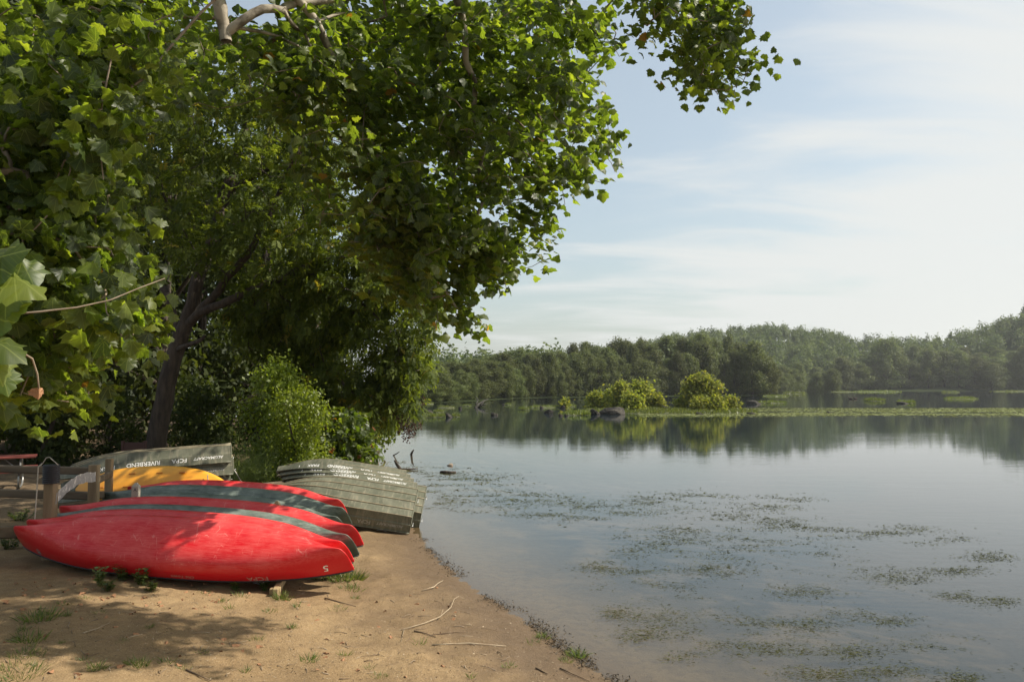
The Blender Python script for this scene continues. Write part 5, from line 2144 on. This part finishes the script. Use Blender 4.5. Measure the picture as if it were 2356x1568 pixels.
for (px, py, h, w, n, lab) in ((122, 580, .34, .34, 170, 'tallest leafy weed at the front left rack post'), (100, 584, .26, .28, 120, 'leafy weed just left of the front left rack post'), (108, 590, .18, .25, 90, 'low leafy weed before the front left rack post'), (140, 584, .24, .25, 100, 'leafy weed under the canoe, right of the front left post'),
                               (150, 590, .16, .2, 70, 'small leafy weed at the edge of the canoe shadow'), (236, 590, .16, .15, 60, 'small leafy weed alone left of the right rack post'), (264, 590, .18, .2, 70, 'leafy weed beside the right rack post'), (46, 552, .30, .4, 150, 'leafy weed hanging about the base of the capped post'),
                               (20, 520, .25, .7, 200, 'patch of leafy weeds behind the near fence rail'), (58, 520, .2, .6, 130, 'leafy weeds between the capped post and the canoes'), (8, 548, .28, .5, 170, 'leafy weeds below the near fence rail at the left edge')):
    weed(px, py, h, w, n, lab)
tuft(40, 618, .45, .16, 160, 'dark green grass patch in the shade, lower left', None)
tuft(30, 640, .35, .13, 110, 'dark grass patch just below the shaded one, lower left', None)

# sticks
stick([gpt(401, 630, .012), gpt(424, 624, .02), gpt(440, 619, .04), gpt(451, 610, .05), gpt(454, 602, .05), gpt(459, 598, .04), gpt(465, 599, .01)], .0065, 'long pale crooked stick lying on the sand towards the water', 'stick', 'stick', 'stick', None, ([gpt(440, 619, .03), gpt(443, 616, .10)], [gpt(404, 630, .01), gpt(402, 638, .01), gpt(401, 642, .01)]))
stick([gpt(422, 590.5, .01), gpt(434, 588, .03), gpt(438, 585, .04), gpt(443, 581, .02)], .010, 'short pale bent stick above the long crooked one', 'stick', 'stick', 'stick')
stick([gpt(325, 598, .01), gpt(342, 603, .015), gpt(356, 606, .01)], .011, 'dark straight stick on the sand below the canoe tips', 'darkstick', 'stick', 'stick')
stick([gpt(186, 670, .012), gpt(198, 675, .012), gpt(211, 681, .012)], .010, 'dark stick lying at the bottom edge left of centre', 'darkstick', 'stick', 'stick')
stick([gpt(432, 645, .01), gpt(450, 644, .012), gpt(470, 643, .01), gpt(506, 646, .01)], .009, 'long thin twig across the debris near the waterline', 'stick', 'stick', 'stick')
stick([gpt(414, 631, .01), gpt(424, 633, .015), gpt(436, 637, .01)], .011, 'dark forked twig just below the long crooked stick', 'darkstick', 'stick', 'stick', None, ([gpt(430, 635, .01), gpt(455, 632, .012), gpt(466, 632, .01)],))
stick([gpt(83, 633, .01), gpt(98, 629, .02), gpt(110, 623, .015)], .007, 'thin pale twig in the shade at the lower left', 'stick', 'stick', 'stick')
stick([gpt(560, 668, .01), gpt(572, 674, .015), gpt(590, 681, .01)], .009, 'twig at the bottom edge beside the water', 'darkstick', 'stick', 'stick')
stick([gpt(536, 668, .01), gpt(548, 674, .012)], .012, 'stubby dark stick low on the sand near the water', 'darkstick', 'stick', 'stick')
GS = 'small twigs scattered over the sand'
for _ in range(130):
    px, py = random.uniform(5, 560), random.uniform(592, 679)
    c = gpt(px, py, .006)
    if c[2] < .05:
        continue
    a = random.uniform(0, 6.28)
    l = random.uniform(.05, .22)
    dx = np.array((math.cos(a) * l, math.sin(a) * l, 0))
    e = c + dx
    e[2] = gz(e[0], e[1]) + .008
    mid_ = (c + e) / 2 + np.array((random.uniform(-.02, .02), random.uniform(-.02, .02), .006))
    stick([c, mid_, e], random.uniform(.003, .006), 'small twig lying on the bare sand', random.choice(['stick', 'darkstick', 'twig']), 'twig', 'twig', GS)
# fallen leaves
fl = [mesh('fallen_leaf', *[x for x in (lambda vt: (vt[0], vt[1]))(leaf_shape(True, .5 + .2 * k, .4, 50 + k))], M['dryleaf']) for k in range(4)]
for _ in range(130):
    px, py = random.uniform(3, 480), random.uniform(578, 679)
    if random.random() < .5:
        px, py = random.uniform(3, 220), random.uniform(575, 615)
    c = gpt(px, py, .018)
    if c[2] < .06:
        continue
    o = link('fallen_leaf', random.choice(fl))
    o.location = tuple(c)
    o.scale = (random.uniform(.035, .085),) * 3
    o.rotation_euler = (random.uniform(-.5, .5), random.uniform(-.5, .5), random.uniform(0, 6.28))
    tag(o, 'curled brown fallen leaf on the sand', 'leaf', 'brown leaves fallen on the bank')
# tiny litter and grit
m = 17000
px = rng.uniform(-10, 620, m)
py = rng.uniform(455, 690, m) ** 1.0
ps = np.array([gp(a_, b_, .2) for a_, b_ in zip(px, py)])
z_ = ground_z(ps[:, 0], ps[:, 1])
ok = z_ > .02
ps, z_ = ps[ok], z_[ok]
ps[:, 2] = z_ + .004
m = len(ps)
tip = np.stack([rng.normal(size=m), rng.normal(size=m), rng.normal(0, .2, m)], 1)
Rm = frames(tip, np.tile(np.array([(0, 0, 1.0)]), (m, 1)) + rng.normal(0, .5, (m, 3))) * np.array((.35, 1, 1))[None, None, :]
half = rng.random(m) < .74
for sel, mt in ((half, 'darkstick'), (~half, 'stick')):
    v, t, a = scatter(BL, ps[sel], Rm[sel], rng.uniform(.008, .034, sel.sum()), np.zeros(sel.sum()))
    tag(link('litter', mesh('litter', v, t, M[mt])), kind='stuff')
# dark wet debris along the waterline
db = []
sh = np.array(SHORE[3:11])
for _ in range(4200):
    i = random.randrange(len(sh) - 1)
    t = random.random()
    p = sh[i] + (sh[i + 1] - sh[i]) * t + rng.normal(0, .05 + .10 * random.random(), 2)
    db.append((p[0], p[1]))
db = np.array(db)
dn = fbm(db[:, 0] * 1.6, db[:, 1] * 1.6, 71, 3)
db = db[dn > -.02]
m = len(db)
ps = np.stack([db[:, 0], db[:, 1], np.maximum(ground_z(db[:, 0], db[:, 1]), 0) + rng.uniform(0, .03, m)], 1)
tip = unit(m) * np.array((1, 1, .5))
v, t, a = scatter(BL, ps, frames(tip, unit(m)) * np.array((.3, 1, 1))[None, None, :], rng.uniform(.012, .05, m), np.zeros(m))
tag(link('debris', mesh('debris', v, t, principled('wet_debris', (.035, .025, .016), .8, 20, (.07, .05, .03)))), kind='stuff')
# plastic litter
V, Fc = rock_mesh(91, 2)
for (px, py, s, lab) in ((383, 530, .14, 'crumpled clear plastic lying on the mud below the nearest boat'), (261, 583, .12, 'crumpled pale plastic in the shadow under the front canoe')):
    c = gpt(px, py, .02)
    V2 = [(x * random.uniform(.8, 1.2), y, z * random.uniform(.5, 1.3)) for x, y, z in V]
    o = link('plastic_bag', mesh('plastic_bag', V2, Fc, M['clear_plastic']))
    o.location = tuple(c)
    o.scale = (s, s * .6, s * .3)
    tag(o, lab, 'litter')

bpy.context.view_layer.update()
